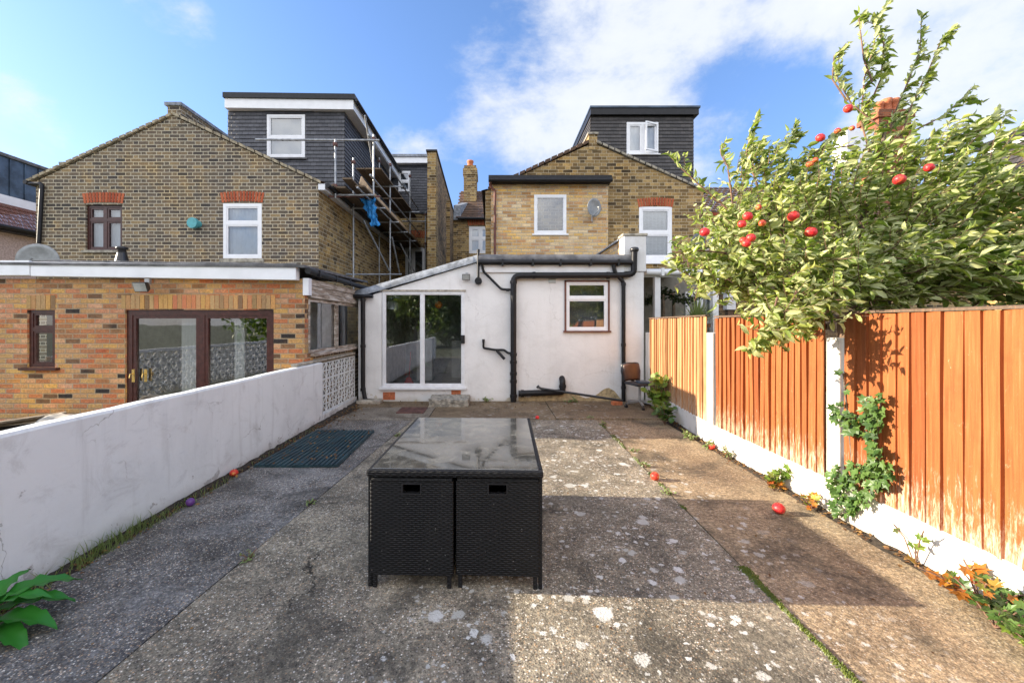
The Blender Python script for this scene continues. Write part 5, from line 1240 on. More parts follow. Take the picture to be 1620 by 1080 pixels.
placec(c2, .268, -HD + .02, R(-.6), 'black rattan cube chair at the near right, its back panel facing the camera')
placec(c3, -.268, HD - .02, PI, 'black rattan cube chair tucked under the far left side of the glass table')
placec(c4, .275, HD - .02, PI + R(1), 'black rattan cube chair tucked under the far right side of the glass table')

# ================================================================== OFFICE CHAIR
t = thing('office_chair', 'old office chair with brown back and five castor base in the far right corner', 'chair', (0, 0, 0))
mb = MB(); vs = []; fs = []
Nn = 10
for i in range(Nn + 1):
    for j in range(Nn + 1):
        u = i / Nn - .5; v = j / Nn; wd_ = .42 * (1 - .25 * abs(v - .6)); vs.append((u * wd_, .22 - .06 * math.cos(u * 3) * 1.0 + .05 * v, .52 + v * .32 - .03 * (abs(u * 2) ** 4)))
fs = [(i * (Nn + 1) + j, (i + 1) * (Nn + 1) + j, (i + 1) * (Nn + 1) + j + 1, i * (Nn + 1) + j + 1) for i in range(Nn) for j in range(Nn)]
mb.add(vs, fs, True); o = mb.build('backrest', 'seat_wood', t); s_ = o.modifiers.new('s', 'SOLIDIFY'); s_.thickness = .03
mb = MB(); mb.add([(v[0] * 1.12, v[1] + .035, v[2] + (v[2] - .68) * .12) for v in vs], fs, True); o = mb.build('back_shell', 'plastic_black', t); s_ = o.modifiers.new('s', 'SOLIDIFY'); s_.thickness = .02
mb = MB(); mb.box(-.22, .22, -.22, .2, .44, .49); mb.build('seat', 'seat_fabric', t, bevel=.03)
mb = MB(); mb.bar((-.0, .2, .45), (0, .27, .6), .06, .02); mb.build('back_bracket', 'plastic_black', t)
mb = MB(); mb.tube([(0, 0, .12), (0, 0, .45)], .024, 10); mb.build('gas_column', 'steel_grey', t)
mb = MB(); cs = []
for i in range(5):
    a = 2 * PI * i / 5 + .5; mb.bar((.02 * math.cos(a), .02 * math.sin(a), .12), (.29 * math.cos(a), .29 * math.sin(a), .085), .04, .03)
    w_ = MB(); cc = Vector((.29 * math.cos(a), .29 * math.sin(a), .03))
    tn = Vector((-math.sin(a), math.cos(a), 0)); w_.tube([cc - tn * .025, cc + tn * .025], .03, 12); w_.tube([cc, cc + Vector((0, 0, .06))], .01, 6); w_.build('castor', 'plastic_black', t)
mb.build('star_base', 'steel_grey', t)
t.location = (X(1012, 7.95), 7.95, .012); t.rotation_euler.z = R(-14 + 32)
s_ = MB(); bx0 = Vector(t.location); s_.box(bx0.x - .07, bx0.x + .12, bx0.y - .2, bx0.y + .02, bx0.z + .492, bx0.z + .53); tag(s_.build('blue_box', 'metal_blue', None, bevel=.006, loc=(bx0.x, bx0.y - .1, bx0.z + .49)), 'small dark blue box lying on the office chair seat', 'box')

# ================================================================== RIBBED MAT
def mat_mat(name):
    m, n = mat(name); P = n.pos()
    c = n.mix(n.step(n.noise(P, 5, 4), .35, .65), (.010, .030, .038), (.022, .058, .068)); c = n.mix(n.m('MULTIPLY', n.step(n.noise(P, 22, 5, .7), .55, .72), .6), c, (.10, .09, .075))
    n.out(c, .6, bump=n.bump(n.noise(P, 80, 2), .3, .004)); M[name] = m
mat_mat('mat_teal')
def ribmat(cx, cy, wd, ln, rz, z, label, nr=9):
    t = thing('ribbed_mat', label, 'mat', (0, 0, 0), 'ribbed rubber mats beside the low wall')
    mb = MB(); mb.box(-wd / 2, wd / 2, -ln / 2, ln / 2, 0, .012); mb.build('backing', 'mat_teal', t)
    mb = MB()
    for i in range(nr):
        x = -wd / 2 + wd * (i + .5) / nr
        N = 16; vs = []
        for j in range(N + 1):
            y = -ln / 2 + ln * j / N; wv = mnoise.noise((x * 3, y * 2, z * 50)) * .006; hh = .030 + wv
            for (dx, dz) in ((-.026, .0121), (-.020, hh), (.020, hh), (.026, .0121)): vs.append((x + dx * wd / nr / .075, y, dz))
        mb.add(vs, [(j * 4 + k_, j * 4 + k_ + 1, j * 4 + k_ + 5, j * 4 + k_ + 4) for j in range(N) for k_ in range(3)]); mb.add([vs[0], vs[1], vs[2], vs[3]], [(3, 2, 1, 0)])
    fixn(mb.build('ribs', 'mat_teal', t)); t.location = (cx, cy, z); t.rotation_euler.z = rz
ribmat(-2.48, 5.42, .56, 1.55, R(-1.5), .0, 'ribbed teal mat lying close to the white wall, leaves on it')
ribmat(-2.07, 5.40, .50, 1.52, R(1.2), .006, 'ribbed dark blue mat overlapping the other mat, on its patio side')

# ================================================================== PLANT HELPERS
def leaf(mb, p, dr, up, ln, wd, droop=.2, fold=.25):
    dr = dr.normalized(); side = dr.cross(up)
    if side.length < 1e-4: side = dr.cross(Vector((.3, .5, .8)))
    side.normalize(); nr = side.cross(dr).normalized()
    m0 = p; m1 = p + dr * ln * .32 + nr * ln * .04; m2 = p + dr * ln * .68 - nr * ln * droop * .3; m3 = p + dr * ln * .98 - nr * ln * droop
    f = nr * wd * fold
    l1 = m1 + side * wd * .5 + f; r1 = m1 - side * wd * .5 + f; l2 = m2 + side * wd * .42 + f; r2 = m2 - side * wd * .42 + f
    mb.add([m0, m1, m2, m3, l1, l2, r1, r2], [(0, 6, 1), (0, 1, 4), (6, 7, 2, 1), (1, 2, 5, 4), (7, 3, 2), (2, 3, 5)], True)
def lobed(mb, p, dr, up, s, pts):
    dr = dr.normalized(); side = dr.cross(up)
    if side.length < 1e-4: side = dr.cross(Vector((.3, .5, .8)))
    side.normalize(); nr = side.cross(dr).normalized()
    vs = [p + dr * s * .3 - nr * s * .03]
    for (a, r_) in pts:
        for sg in (1,): pass
    ring = [(a, r_) for a, r_ in pts] + [(-a, r_) for a, r_ in reversed(pts) if a not in (0, 180)]
    for a, r_ in ring:
        an = R(a); q = p + dr * s * (.3 + r_ * math.cos(an)) + side * s * r_ * math.sin(an) + nr * (abs(math.sin(an)) * r_ * s * .18 + rnd.uniform(-.03, .03) * s); vs.append(q)
    k_ = len(ring); mb.add(vs, [(0, 1 + (i + 1) % k_, 1 + i) for i in range(k_)], False)
IVY = [(0, .75), (28, .38), (58, .62), (95, .34), (135, .5), (165, .3)]
MAPLE = [(0, .8), (12, .45), (22, .42), (45, .78), (62, .4), (80, .42), (100, .62), (135, .3), (170, .32)]
ROUND = [(0, .5), (35, .5), (75, .5), (115, .48), (150, .45), (178, .2)]
def rv(a=1): return Vector((rnd.uniform(-a, a), rnd.uniform(-a, a), rnd.uniform(-a, a)))
def gauss_in():
    while True:
        v = rv()
        if v.length < 1: return v

# ---- ivy on the fence
def fence_pt(px, py, off=.05):
    Y = F * (2.93 - off) / (px - VX); return Vector((2.93 - off, Y, Z(py, Y)))
t = thing('ivy', 'green ivy climbing over the white post and the nearest fence panel', 'ivy', (2.86, 3.2, 0))
mb = MB(); blobs = [(1350, 768, 36, 36, 190), (1338, 800, 22, 14, 60), (1388, 748, 24, 24, 110), (1383, 700, 13, 34, 80), (1374, 650, 11, 24, 60), (1392, 650, 8, 30, 40), (1343, 668, 26, 20, 90), (1322, 655, 9, 8, 16), (1334, 592, 4, 4, 4), (1336, 615, 4, 6, 4), (1332, 640, 5, 6, 6), (1400, 762, 12, 10, 26), (1325, 745, 16, 12, 30)]
for (cx, cy, rx, ry, n_) in blobs:
    for i in range(int(n_ * .52)):
        a = rnd.uniform(0, 2 * PI); q = math.sqrt(rnd.random()); p = fence_pt(cx + rx * q * math.cos(a), cy + ry * q * math.sin(a), .04 + rnd.random() * .07)
        if p.z < .02: continue
        dr = Vector((rnd.uniform(-.5, -.1), rnd.uniform(-.9, .9), rnd.uniform(-1, .3))); lobed(mb, p, dr, Vector((-1, rnd.uniform(-.5, .5), rnd.uniform(.0, .9))), rnd.uniform(.038, .072), IVY)
mb.build('leaves', 'leaf_ivy', t)
mb = MB(); 
for path in ([(1350, 812), (1352, 780), (1345, 700), (1340, 650), (1334, 590)], [(1352, 800), (1375, 770), (1385, 720), (1380, 650), (1376, 625)], [(1385, 700), (1394, 660), (1392, 625)]):
    mb.tube([fence_pt(a, b, .03) for a, b in path], .006, 6)
mb.build('stem', 'bark', t)
# ---- weeds
def weed(px, py, n_, spread, h, size, m, label, shape='lobed', cat='weed', Yv=None, pts=IVY, name='weed', stems=6, group=None, base=None):
    if base is None:
        Y = EYE * F / (py - VY) if Yv is None else Yv; base = Vector((X(px, Y), Y, 0))
    t = thing(name, label, cat, base, group); mb = MB(); sm = MB()
    for s_ in range(stems):
        a = rnd.uniform(0, 2 * PI); tip = base + Vector((math.cos(a) * spread * rnd.uniform(.3, 1), math.sin(a) * spread * rnd.uniform(.3, 1), h * rnd.uniform(.4, 1)))
        mid = base.lerp(tip, .5) + Vector((0, 0, h * .15)); sm.tube([base, mid, tip], .003 + size * .02, 5)
        for i in range(n_ // stems):
            tt = rnd.uniform(.25, 1.0); p = (base.lerp(mid, tt * 2) if tt < .5 else mid.lerp(tip, tt * 2 - 1)) + rv(size * .35); p.z = max(p.z, .01)
            dr = Vector((rnd.uniform(-1, 1), rnd.uniform(-1, .6), rnd.uniform(-.4, .6))); up = Vector((rnd.uniform(-.6, .2), rnd.uniform(-.9, .1), 1))
            if shape == 'lobed': lobed(mb, p, dr, up, size * rnd.uniform(.6, 1.15), pts)
            else: leaf(mb, p, dr, up, size * rnd.uniform(.7, 1.3), size * .5)
    mb.build('leaves', m, t); sm.build('stem', 'twig', t); return t
weed(1240, 765, 60, .17, .24, .065, 'leaf_fresh', 'yellow green leafy weed at the fence foot left of the ivy', base=Vector((2.82, 4.05, 0)), pts=MAPLE)
weed(1240, 765, 26, .12, .12, .06, 'leaf_autumn', 'low ochre seedling under the yellow green weed', base=Vector((2.76, 4.0, 0)), pts=MAPLE, name='maple_seedling', cat='seedling')
weed(1295, 790, 30, .12, .14, .055, 'leaf_autumn', 'small ochre seedling between the yellow green weed and the ivy', base=Vector((2.8, 3.58, 0)), pts=IVY, name='maple_seedling', cat='seedling')
weed(1105, 690, 70, .16, .13, .05, 'leaf_fresh', 'bright green weed at the foot of the farther concrete post', base=Vector((2.78, 5.75, 0)), shape='leaf')
weed(1130, 700, 40, .12, .1, .05, 'leaf_fresh', 'low bright green weed next to the fallen apple by the fence', base=Vector((2.80, 5.35, 0)), shape='leaf')
weed(1160, 715, 36, .1, .17, .04, 'leaf_spike', 'pale feathery weed at the foot of the middle fence panel', base=Vector((2.84, 4.9, 0)), shape='leaf', stems=9)
weed(1560, 930, 190, .36, .22, .055, 'leaf_ivy', 'green bramble and ivy patch at the fence foot, bottom right corner', base=Vector((2.72, 2.2, 0)), pts=IVY, stems=14)
weed(1560, 930, 46, .34, .30, .075, 'leaf_autumn', 'orange leaved maple seedling above the green patch, bottom right corner', base=Vector((2.80, 2.32, 0)), pts=MAPLE, name='maple_seedling', cat='seedling', stems=9)
weed(1590, 960, 90, .25, .14, .05, 'leaf_fresh', 'fresh green leaves creeping over the concrete at the right edge of the photo', base=Vector((2.66, 1.95, 0)), pts=IVY, stems=8)
weed(1440, 850, 9, .22, .36, .06, 'leaf_fresh', 'thin straggly stem with few leaves against the white gravel board', base=Vector((2.86, 2.75, 0)), stems=3)
weed(770, 640, 30, .12, .10, .06, 'leaf_fresh', 'small green weed at the foot of the white wall left of the soil pipe', base=Vector((X(770, 8.45), 8.45, 0)), shape='leaf', stems=8)
weed(905, 640, 34, .16, .09, .06, 'leaf_ivy', 'small dark green weed at the foot of the white wall under the loose pipe', base=Vector((X(905, 8.4), 8.4, 0)), shape='leaf', stems=8)
weed(985, 640, 40, .2, .22, .08, 'leaf_fresh', 'green weeds growing behind the office chair', base=Vector((X(1035, 8.3), 8.3, 0)), shape='leaf', stems=9)
# hollyhock by the pale fence
t = weed(1062, 650, 90, .24, .80, .15, 'leaf_fresh', 'tall round leaved mallow against the pale fence beside the office chair', base=Vector((X(1040, 7.1) , 7.1, 0)), pts=ROUND, name='mallow_plant', cat='plant', stems=9)
weed(1062, 660, 60, .22, .45, .11, 'leaf_ivy', 'darker leafy weed low beneath the tall mallow', base=Vector((X(1052, 6.6) , 6.6, 0)), pts=ROUND, stems=8)
# joint weeds
for (px, py, lb) in ((1003, 715, 'tuft of weed in the right patio joint, level with the table top'), (955, 672, 'tuft of weed at the far end of the right patio joint'), (1020, 738, 'tuft of weed in the right patio joint just beyond the apple'), (932, 662, 'tiny weed on the damp concrete near the white wall'), (1058, 782, 'tiny weed in the right patio joint at the edge of the table shadow'), (627, 690, 'small grassy weed in the pale slab left of the table'), (490, 797, 'small grass tuft in the left patio joint'), (395, 885, 'tiny grass tuft in the left patio joint near the camera')):
    Y = EYE * F / (py - VY); weed(px, py, 22, .07, .05, .035, 'leaf_fresh', lb, shape='leaf', stems=6, group='small weeds growing in the patio joints')
# grass along the wall base
mb = MB()
for i in range(900):
    y = 2.0 + abs(rnd.gauss(0, 1)) * 1.2 if rnd.random() < .7 else rnd.uniform(2, 6.8)
    if y > 6.8: continue
    dn = mnoise.noise((y * 2.2, 3, 0))
    if dn < -.05 and rnd.random() < .8: continue
    p = Vector((-2.87 + rnd.random() * .1, y, 0)); h = rnd.uniform(.03, .12) * (1.5 if y < 3.4 else .8); dr = Vector((rnd.uniform(-.2, .7), rnd.uniform(-.6, .6), 1)).normalized(); w_ = rnd.uniform(.0025, .005)
    q = p + dr * h * .6; q2 = p + dr * h + Vector((dr.x, dr.y, -.3)) * h * .35; mb.add([p + Vector((0, w_, 0)), p - Vector((0, w_, 0)), q - Vector((0, w_, 0)) * .7, q + Vector((0, w_, 0)) * .7, q2], [(0, 1, 2, 3), (3, 2, 4)])
stuff(mb.build('grass', 'leaf_fresh', None), 'thin grass growing along the foot of the white garden wall', 'grass')
# dock
t = thing('dock_plant', 'large broad green dock leaves at the wall foot, bottom left corner', 'plant', (-2.62, 2.15, 0)); mb = MB()
for (dx, dy, dz, ln, wd, zb) in ((1, .12, .10, .34, .12, .06), (.9, .55, .14, .34, .12, .10), (.8, 1.0, .2, .36, .13, .14), (1, -.2, .04, .3, .11, .03), (.6, -.8, .2, .3, .11, .07), (-.1, .9, .8, .26, .09, .1), (.9, .3, .35, .28, .10, .12)):
    p = Vector((-2.68, 2.12, zb)); dr = Vector((dx, dy, dz)).normalized(); side = dr.cross(Vector((0, 0, 1))).normalized(); nr = side.cross(dr)
    N = 12; vs = []
    for i in range(N + 1):
        s_ = i / N; c_ = p + dr * ln * s_ + nr * (.05 * math.sin(s_ * 2.4) - .10 * s_ * s_) * 1.0; w_ = wd * .5 * math.sin(PI * min(1, s_ * .96 + .04)) ** .7
        rip = .012 * math.sin(i * 2.3 + dx * 9); vs += [c_ + side * w_ + nr * (w_ * .35 + rip), c_ + side * w_ * .5 + nr * (w_ * .2), c_, c_ - side * w_ * .5 + nr * (w_ * .2), c_ - side * w_ + nr * (w_ * .35 - rip)]
    mb.add(vs, [(i * 5 + j, i * 5 + j + 1, i * 5 + 6 + j, i * 5 + 5 + j) for i in range(N) for j in range(4)], True)
mb.build('leaves', 'leaf_dock', t)
# moss in right joint
mb = MB()
for i in range(2600):
    y = rnd.uniform(1.5, 2.75); 
    if y > 2.35 and y < 2.45: pass
    w_ = .028 if 2.52 < y < 2.95 else .013
    x = jr(y) + rnd.gauss(0, w_ * (.6 + .4 * mnoise.noise((y * 6, 0, 0)))); p = Vector((x, y, .002)); s_ = rnd.uniform(.004, .009)
    a = rnd.random() * 6; mb.add([p + Vector((math.cos(a) * s_, math.sin(a) * s_, 0)), p + Vector((math.cos(a + 2.1) * s_, math.sin(a + 2.1) * s_, 0)), p + Vector((math.cos(a + 4.2) * s_, math.sin(a + 4.2) * s_, 0)), p + Vector((0, 0, s_ * 1.4))], [(0, 1, 3), (1, 2, 3), (2, 0, 3)])
for (y0, y1, wq, nn) in ((3.6, 5.6, .012, 700), (5.6, 6.9, .02, 300)):
    for i in range(nn):
        y = rnd.uniform(y0, y1)
        if mnoise.noise((y * 3, 9, 0)) < 0: continue
        x = jr(y) + rnd.gauss(0, wq); p = Vector((x, y, .002)); s_ = rnd.uniform(.005, .012); a = rnd.random() * 6
        mb.add([p + Vector((math.cos(a) * s_, math.sin(a) * s_, 0)), p + Vector((math.cos(a + 2.1) * s_, math.sin(a + 2.1) * s_, 0)), p + Vector((math.cos(a + 4.2) * s_, math.sin(a + 4.2) * s_, 0)), p + Vector((0, 0, s_ * 1.4))], [(0, 1, 3), (1, 2, 3), (2, 0, 3)])
stuff(mb.build('moss', 'moss', None), 'green moss filling the right joint of the patio', 'moss')
# litter
mb = MB()
def lit(x, y, z=.0, s_=None): 
    s_ = s_ or rnd.uniform(.012, .028); p = Vector((x, y, z + rnd.uniform(.002, .012))); leaf(mb, p, Vector((rnd.uniform(-1, 1), rnd.uniform(-1, 1), rnd.uniform(-.1, .3))), Vector((rnd.uniform(-.3, .3), rnd.uniform(-.3, .3), 1)), s_ * 1.5, s_, rnd.uniform(-.4, .4), rnd.uniform(-.2, .5))
for i in range(520): y = rnd.uniform(1.2, 8.2); lit(fx(y) - .05 - abs(rnd.gauss(0, .05)), y, .012)
for i in range(330): y = rnd.uniform(1.6, 8.3); lit(-2.84 + abs(rnd.gauss(0, .07)), y, .01)
for i in range(85): lit(rnd.uniform(-2.72, -1.85), rnd.uniform(4.7, 6.15), .032, rnd.uniform(.015, .03))
for i in range(220): lit(rnd.uniform(-2.7, 2.8), rnd.uniform(1.5, 8.4), .004, rnd.uniform(.006, .016))
for i in range(160): lit(rnd.uniform(-2.8, 2.8), rnd.uniform(7.9, 8.5), .012)
for i in range(110): lit(-2.75 + abs(rnd.gauss(0, .18)), rnd.uniform(6.3, 8.0), .012)
stuff(mb.build('leaf_litter', 'leaf_litter', None), 'dead brown leaves scattered over the patio edges and the mats', 'leaf litter')

# ---- apples
def apple_mesh(r):
    mb = MB(); prof = []
    for i in range(13):
        a = PI * i / 12; rr = math.sin(a) * (1 + .06 * math.cos(a)); h = -math.cos(a) * .92
        if i >= 11: h -= .22 * (i - 10) / 2 * 1.0 + .02
        if i <= 1: h += .12 * (1 - i * .6)
        prof.append((max(.001, rr) * r, h * r))
    mb.lathe(prof, (0, 0, 0), 18); return mb
am1 = apple_mesh(1.0)
def apple(name, loc, r, parent=None, m='apple_red'):
    mb = MB(); mb.add([(v[0] * r, v[1] * r, v[2] * r) for v in am1.v], am1.f, True)
    me = mb.build(name, m); me.rotation_euler = (rnd.uniform(-.5, .5), rnd.uniform(-.5, .5), rnd.uniform(0, 6))
    s_ = MB(); s_.tube([(0, 0, .65 * r), (.05 * r, 0, 1.15 * r)], .04 * r, 6); so = s_.build('stalk', 'twig'); so.parent = me
    if parent: me.parent = parent; me.location = Vector(loc) - wloc(parent)
    else: me.location = loc
    return me
for (px, py, r, m_, lb) in ((370, 753, .042, 'apple_blush', 'red windfall apple at the foot of the white wall'), (850, 663, .035, 'apple_red', 'red windfall apple just beyond the far right corner of the table'), (1036, 759, .046, 'apple_blush', 'red and yellow windfall apple in the sunlight beside the right patio joint'),
                        (1126, 711, .042, 'apple_blush', 'red windfall apple at the foot of the fence beside a weed'), (1232, 812, .050, 'apple_red', 'large red windfall apple in the table shadow near the fence')):
    Y = EYE * F / (py - VY); o = apple('windfall_apple', (X(px, Y), Y, r * .93), r, None, m_); tag(o, lb, 'apple', 'windfall apples on the patio')
Y = EYE * F / (800 - VY); mb = MB(); mb.lathe([(.036 * math.sin(PI * i / 10) + .0005, -.036 * math.cos(PI * i / 10)) for i in range(11)], (X(301, Y), Y, .036), 16); tag(mb.build('small_ball', 'ball_purple', None, loc=(X(301, Y), Y, .036)), 'small purple ball at the foot of the white garden wall', 'ball')

# ================================================================== APPLE TREE
TB = Vector((4.15, 4.35, 0))
t = thing('apple_tree', 'large apple tree behind the orange fence with red apples and windblown pale leaves', 'tree', TB)
blobs = [ # px, py, rx, ry, Y, depth radius, shoots, updir
 (1140, 425, 58, 56, 3.75, .35, 70), (1190, 365, 72, 76, 3.9, .5, 120), (1260, 330, 86, 78, 4.1, .6, 130), (1360, 335, 105, 92, 4.2, .8, 220),
 (1470, 335, 110, 95, 4.2, .9, 220), (1580, 360, 100, 95, 4.1, .9, 200), (1250, 445, 100, 58, 3.55, .4, 190), (1370, 430, 120, 60, 3.9, .5, 240),
 (1500, 430, 120, 58, 3.8, .6, 230), (1610, 430, 80, 58, 3.6, .5, 130), (1235, 505, 34, 30, 3.25, .18, 26), (1215, 528, 18, 18, 3.2, .1, 9), (1300, 490, 60, 22, 3.4, .2, 32),
 (1405, 245, 50, 42, 4.1, .4, 34), (1500, 245, 55, 42, 4.2, .4, 38), (1590, 290, 60, 45, 4.2, .5, 34), (1195, 262, 30, 30, 4.0, .3, 20), (1690, 330, 90, 130, 4.0, .8, 90), (1690, 450, 90, 60, 3.7, .5, 60)]
lm = MB(); tw_ = MB(); wind = Vector((1.0, -.15, .12))
def ok(p):
    if p.x > 2.80 and p.x < 3.05 and p.z < 1.80: return False
    if p.x >= 3.0 and p.z < 1.2: return False
    return True
def shoot(p0, dr, ln, nl, ls=1.0, bend=.35, wob=.45, tk=.004, tight=False):
    pts = [p0.copy()]; d_ = dr.normalized(); K = 5
    for i in range(K):
        d_ = (d_ + wind * bend * .16 + rv(.12)).normalized(); pts.append(pts[-1] + d_ * ln / K)
    tw_.tube(pts, [tk * (1 - .7 * i / K) for i in range(K + 1)], 4, cap=False)
    for i in range(nl):
        s_ = (i + rnd.random()) / nl * K; k0 = min(K - 1, int(s_)); p = pts[k0].lerp(pts[k0 + 1], s_ - k0)
        td = (pts[k0 + 1] - pts[k0]).normalized()
        out_ = td.cross(rv()).normalized()
        dl = td * (.7 if tight else .35) + out_ * (.45 if tight else .7) + wind * rnd.uniform(.4, 1.3) + Vector((0, 0, rnd.uniform(-.4, .25)))
        L_ = rnd.choice((.045, .06, .075, .095)) * rnd.uniform(.85, 1.2) * ls; 
        if ok(p) and ok(p + dl.normalized() * L_):
            leaf(lm, p, dl, Vector((rnd.uniform(-1, 1), rnd.uniform(-1.1, .8), rnd.uniform(-.4, 1.1))), L_, L_ * rnd.uniform(.26, .46), rnd.uniform(-.2, .6), rnd.uniform(.1, .6))
for (px, py, rx, ry, Y, dr_, n_) in blobs:
    for i in range(int(n_ * (.82 if px > 1400 else 1))):
        g_ = gauss_in(); g_ = g_ * (.55 + .45 * rnd.random()) if rnd.random() < .4 else g_
        Yp = Y + g_.y * dr_; p = Vector((X(px + g_.x * rx, Y), Yp, Z(py - g_.z * ry, Y)))
        up = (p - Vector((X(1380, 4.1), 4.1, Z(420, 4.1)))) ; up = up.normalized() * .8 + Vector((.25, -.1, .35)) + rv(.6)
        if not ok(p): continue
        big = 1.0 + .25 * (px > 1400)
        shoot(p - up.normalized() * .1, up, rnd.uniform(.18, .42), rnd.randint(11, 16), big)
# long whips at the top, each followed leaf by leaf
def whip(pts_px, Y, n_, ls=1.0):
    ls *= 1.15; n_ = int(n_ * 1.4)
    P = [Vector((X(a, Y + i * 0.0), Y + .04 * i, Z(b, Y))) for i, (a, b) in enumerate(pts_px)]
    K = len(P) - 1; tw_.tube(P, [.009 * (1 - .75 * i / K) for i in range(K + 1)], 5)
    for i in range(n_):
        s_ = (.12 + .88 * (i + rnd.random()) / n_) * K; k0 = min(K - 1, int(s_)); p = P[k0].lerp(P[k0 + 1], s_ - k0); td = (P[k0 + 1] - P[k0]).normalized()
        dl = td * .6 + td.cross(rv()).normalized() * .45 + wind * rnd.uniform(.2, .8); L_ = rnd.uniform(.06, .10) * ls
        leaf(lm, p, dl, Vector((rnd.uniform(-1, 1), rnd.uniform(-1, .6), rnd.uniform(-.3, 1))), L_, L_ * .38, rnd.uniform(0, .4), .3)
    for i in range(n_ // 9):
        s_ = rnd.random() * K * .75; k0 = int(s_); p = P[k0].lerp(P[k0 + 1], s_ - k0); td = (P[k0 + 1] - P[k0]).normalized(); shoot(p, td + rv(.5) + wind * .3, rnd.uniform(.1, .24), 9, ls * .9)
whip([(1378, 250), (1368, 190), (1378, 120), (1400, 60), (1412, 10), (1440, -30)], 4.1, 62)
whip([(1400, 240), (1420, 180), (1450, 120), (1475, 70), (1484, 5)], 4.1, 64)
whip([(1420, 230), (1450, 160), (1480, 110), (1510, 50), (1536, 28)], 4.0, 54)
whip([(1380, 130), (1372, 90), (1370, 20), (1385, 12)], 4.1, 30, .8)
whip([(1390, 200), (1352, 160), (1336, 120), (1335, 95)], 4.05, 34)
whip([(1340, 160), (1322, 122), (1330, 80), (1345, 70)], 4.05, 22, .9)
whip([(1370, 180), (1400, 120), (1410, 60), (1400, 25), (1375, 8)], 4.15, 44)
whip([(1440, 210), (1500, 180), (1535, 150), (1560, 145)], 4.1, 26)
whip([(1480, 240), (1540, 195), (1580, 190), (1600, 165)], 4.1, 34)
whip([(1150, 330), (1110, 290), (1085, 262), (1065, 235)], 3.75, 22, .95)
whip([(1200, 300), (1185, 240), (1195, 205), (1210, 175)], 4.0, 40)
whip([(1160, 330), (1155, 260), (1148, 240), (1150, 222)], 3.9, 16)
whip([(1230, 290), (1240, 240), (1262, 210), (1272, 190)], 4.0, 42)
whip([(1260, 300), (1290, 250), (1320, 215), (1345, 200)], 4.0, 40)
whip([(1150, 400), (1110, 395), (1080, 400), (1060, 415)], 3.6, 26)
whip([(1160, 440), (1120, 450), (1090, 430), (1072, 420)], 3.6, 24)
whip([(1230, 470), (1225, 510), (1210, 540), (1195, 555)], 3.2, 26)
whip([(1260, 460), (1250, 500), (1235, 530), (1220, 540)], 3.2, 22)
whip([(1330, 470), (1310, 500), (1290, 515), (1285, 530)], 3.3, 16, 1.1)
whip([(1350, 230), (1300, 235), (1270, 260), (1250, 262)], 4.0, 20)
lm.build('foliage', 'leaf_apple', t); tw_.build('twigs', 'twig', t)
mb = MB(); mb.tube([TB, TB + Vector((-.08, -.02, .9)), TB + Vector((-.05, .05, 1.7)), TB + Vector((-.2, 0, 2.2))], [.13, .11, .095, .07], 12); mb.build('trunk', 'bark', t)
for path, r0 in (([TB + Vector((-.06, 0, 1.5)), Vector((X(1345, 4.1), 4.1, Z(400, 4.1))), Vector((X(1390, 4.1), 4.1, Z(280, 4.1))), Vector((X(1400, 4.1), 4.1, Z(200, 4.1)))], .05), ([TB + Vector((-.06, 0, 1.6)), Vector((X(1270, 4), 4, Z(400, 4))), Vector((X(1210, 3.9), 3.9, Z(330, 3.9)))], .04),
                 ([TB + Vector((-.05, 0, 1.4)), Vector((X(1260, 3.7), 3.7, Z(460, 3.7))), Vector((X(1150, 3.7), 3.7, Z(430, 3.7)))], .035), ([TB + Vector((-.06, 0, 1.6)), Vector((X(1480, 4.2), 4.2, Z(380, 4.2))), Vector((X(1560, 4.2), 4.2, Z(290, 4.2)))], .045),
                 ([TB + Vector((-.05, 0, 1.5)), Vector((X(1450, 3.9), 3.9, Z(440, 3.9))), Vector((X(1580, 3.8), 3.8, Z(400, 3.8)))], .04)):
    mb = MB(); mb.tube(path, [r0 * (1 - .7 * i / (len(path) - 1)) for i in range(len(path))], 8); mb.build('branch', 'bark', t)
for (px, py, r, Y, m_) in ((1183, 342, .048, 3.35, 'apple_red'), (1174, 354, .042, 3.35, 'apple_red'), (1115, 367, .046, 3.25, 'apple_red'), (1188, 376, .046, 3.3, 'apple_red'), (1181, 385, .042, 3.3, 'apple_red'), (1176, 380, .036, 3.35, 'apple_blush'), (1206, 353, .036, 3.4, 'apple_blush'), (1200, 328, .030, 3.4, 'apple_blush'),
                       (1255, 342, .056, 3.4, 'apple_red'), (1283, 367, .058, 3.4, 'apple_red'), (1423, 284, .054, 3.3, 'apple_red'), (1298, 218, .048, 3.7, 'apple_red'), (1342, 172, .048, 3.8, 'apple_red'), (1470, 265, .046, 3.5, 'apple_red'), (1281, 260, .036, 3.7, 'apple_blush'), (1290, 253, .03, 3.7, 'apple_blush'), (1325, 207, .034, 3.8, 'apple_blush'), (1348, 203, .03, 3.85, 'apple_blush')):
    apple('apple', Vector((X(px, Y), Y, Z(py, Y))), r * .8, t, m_)

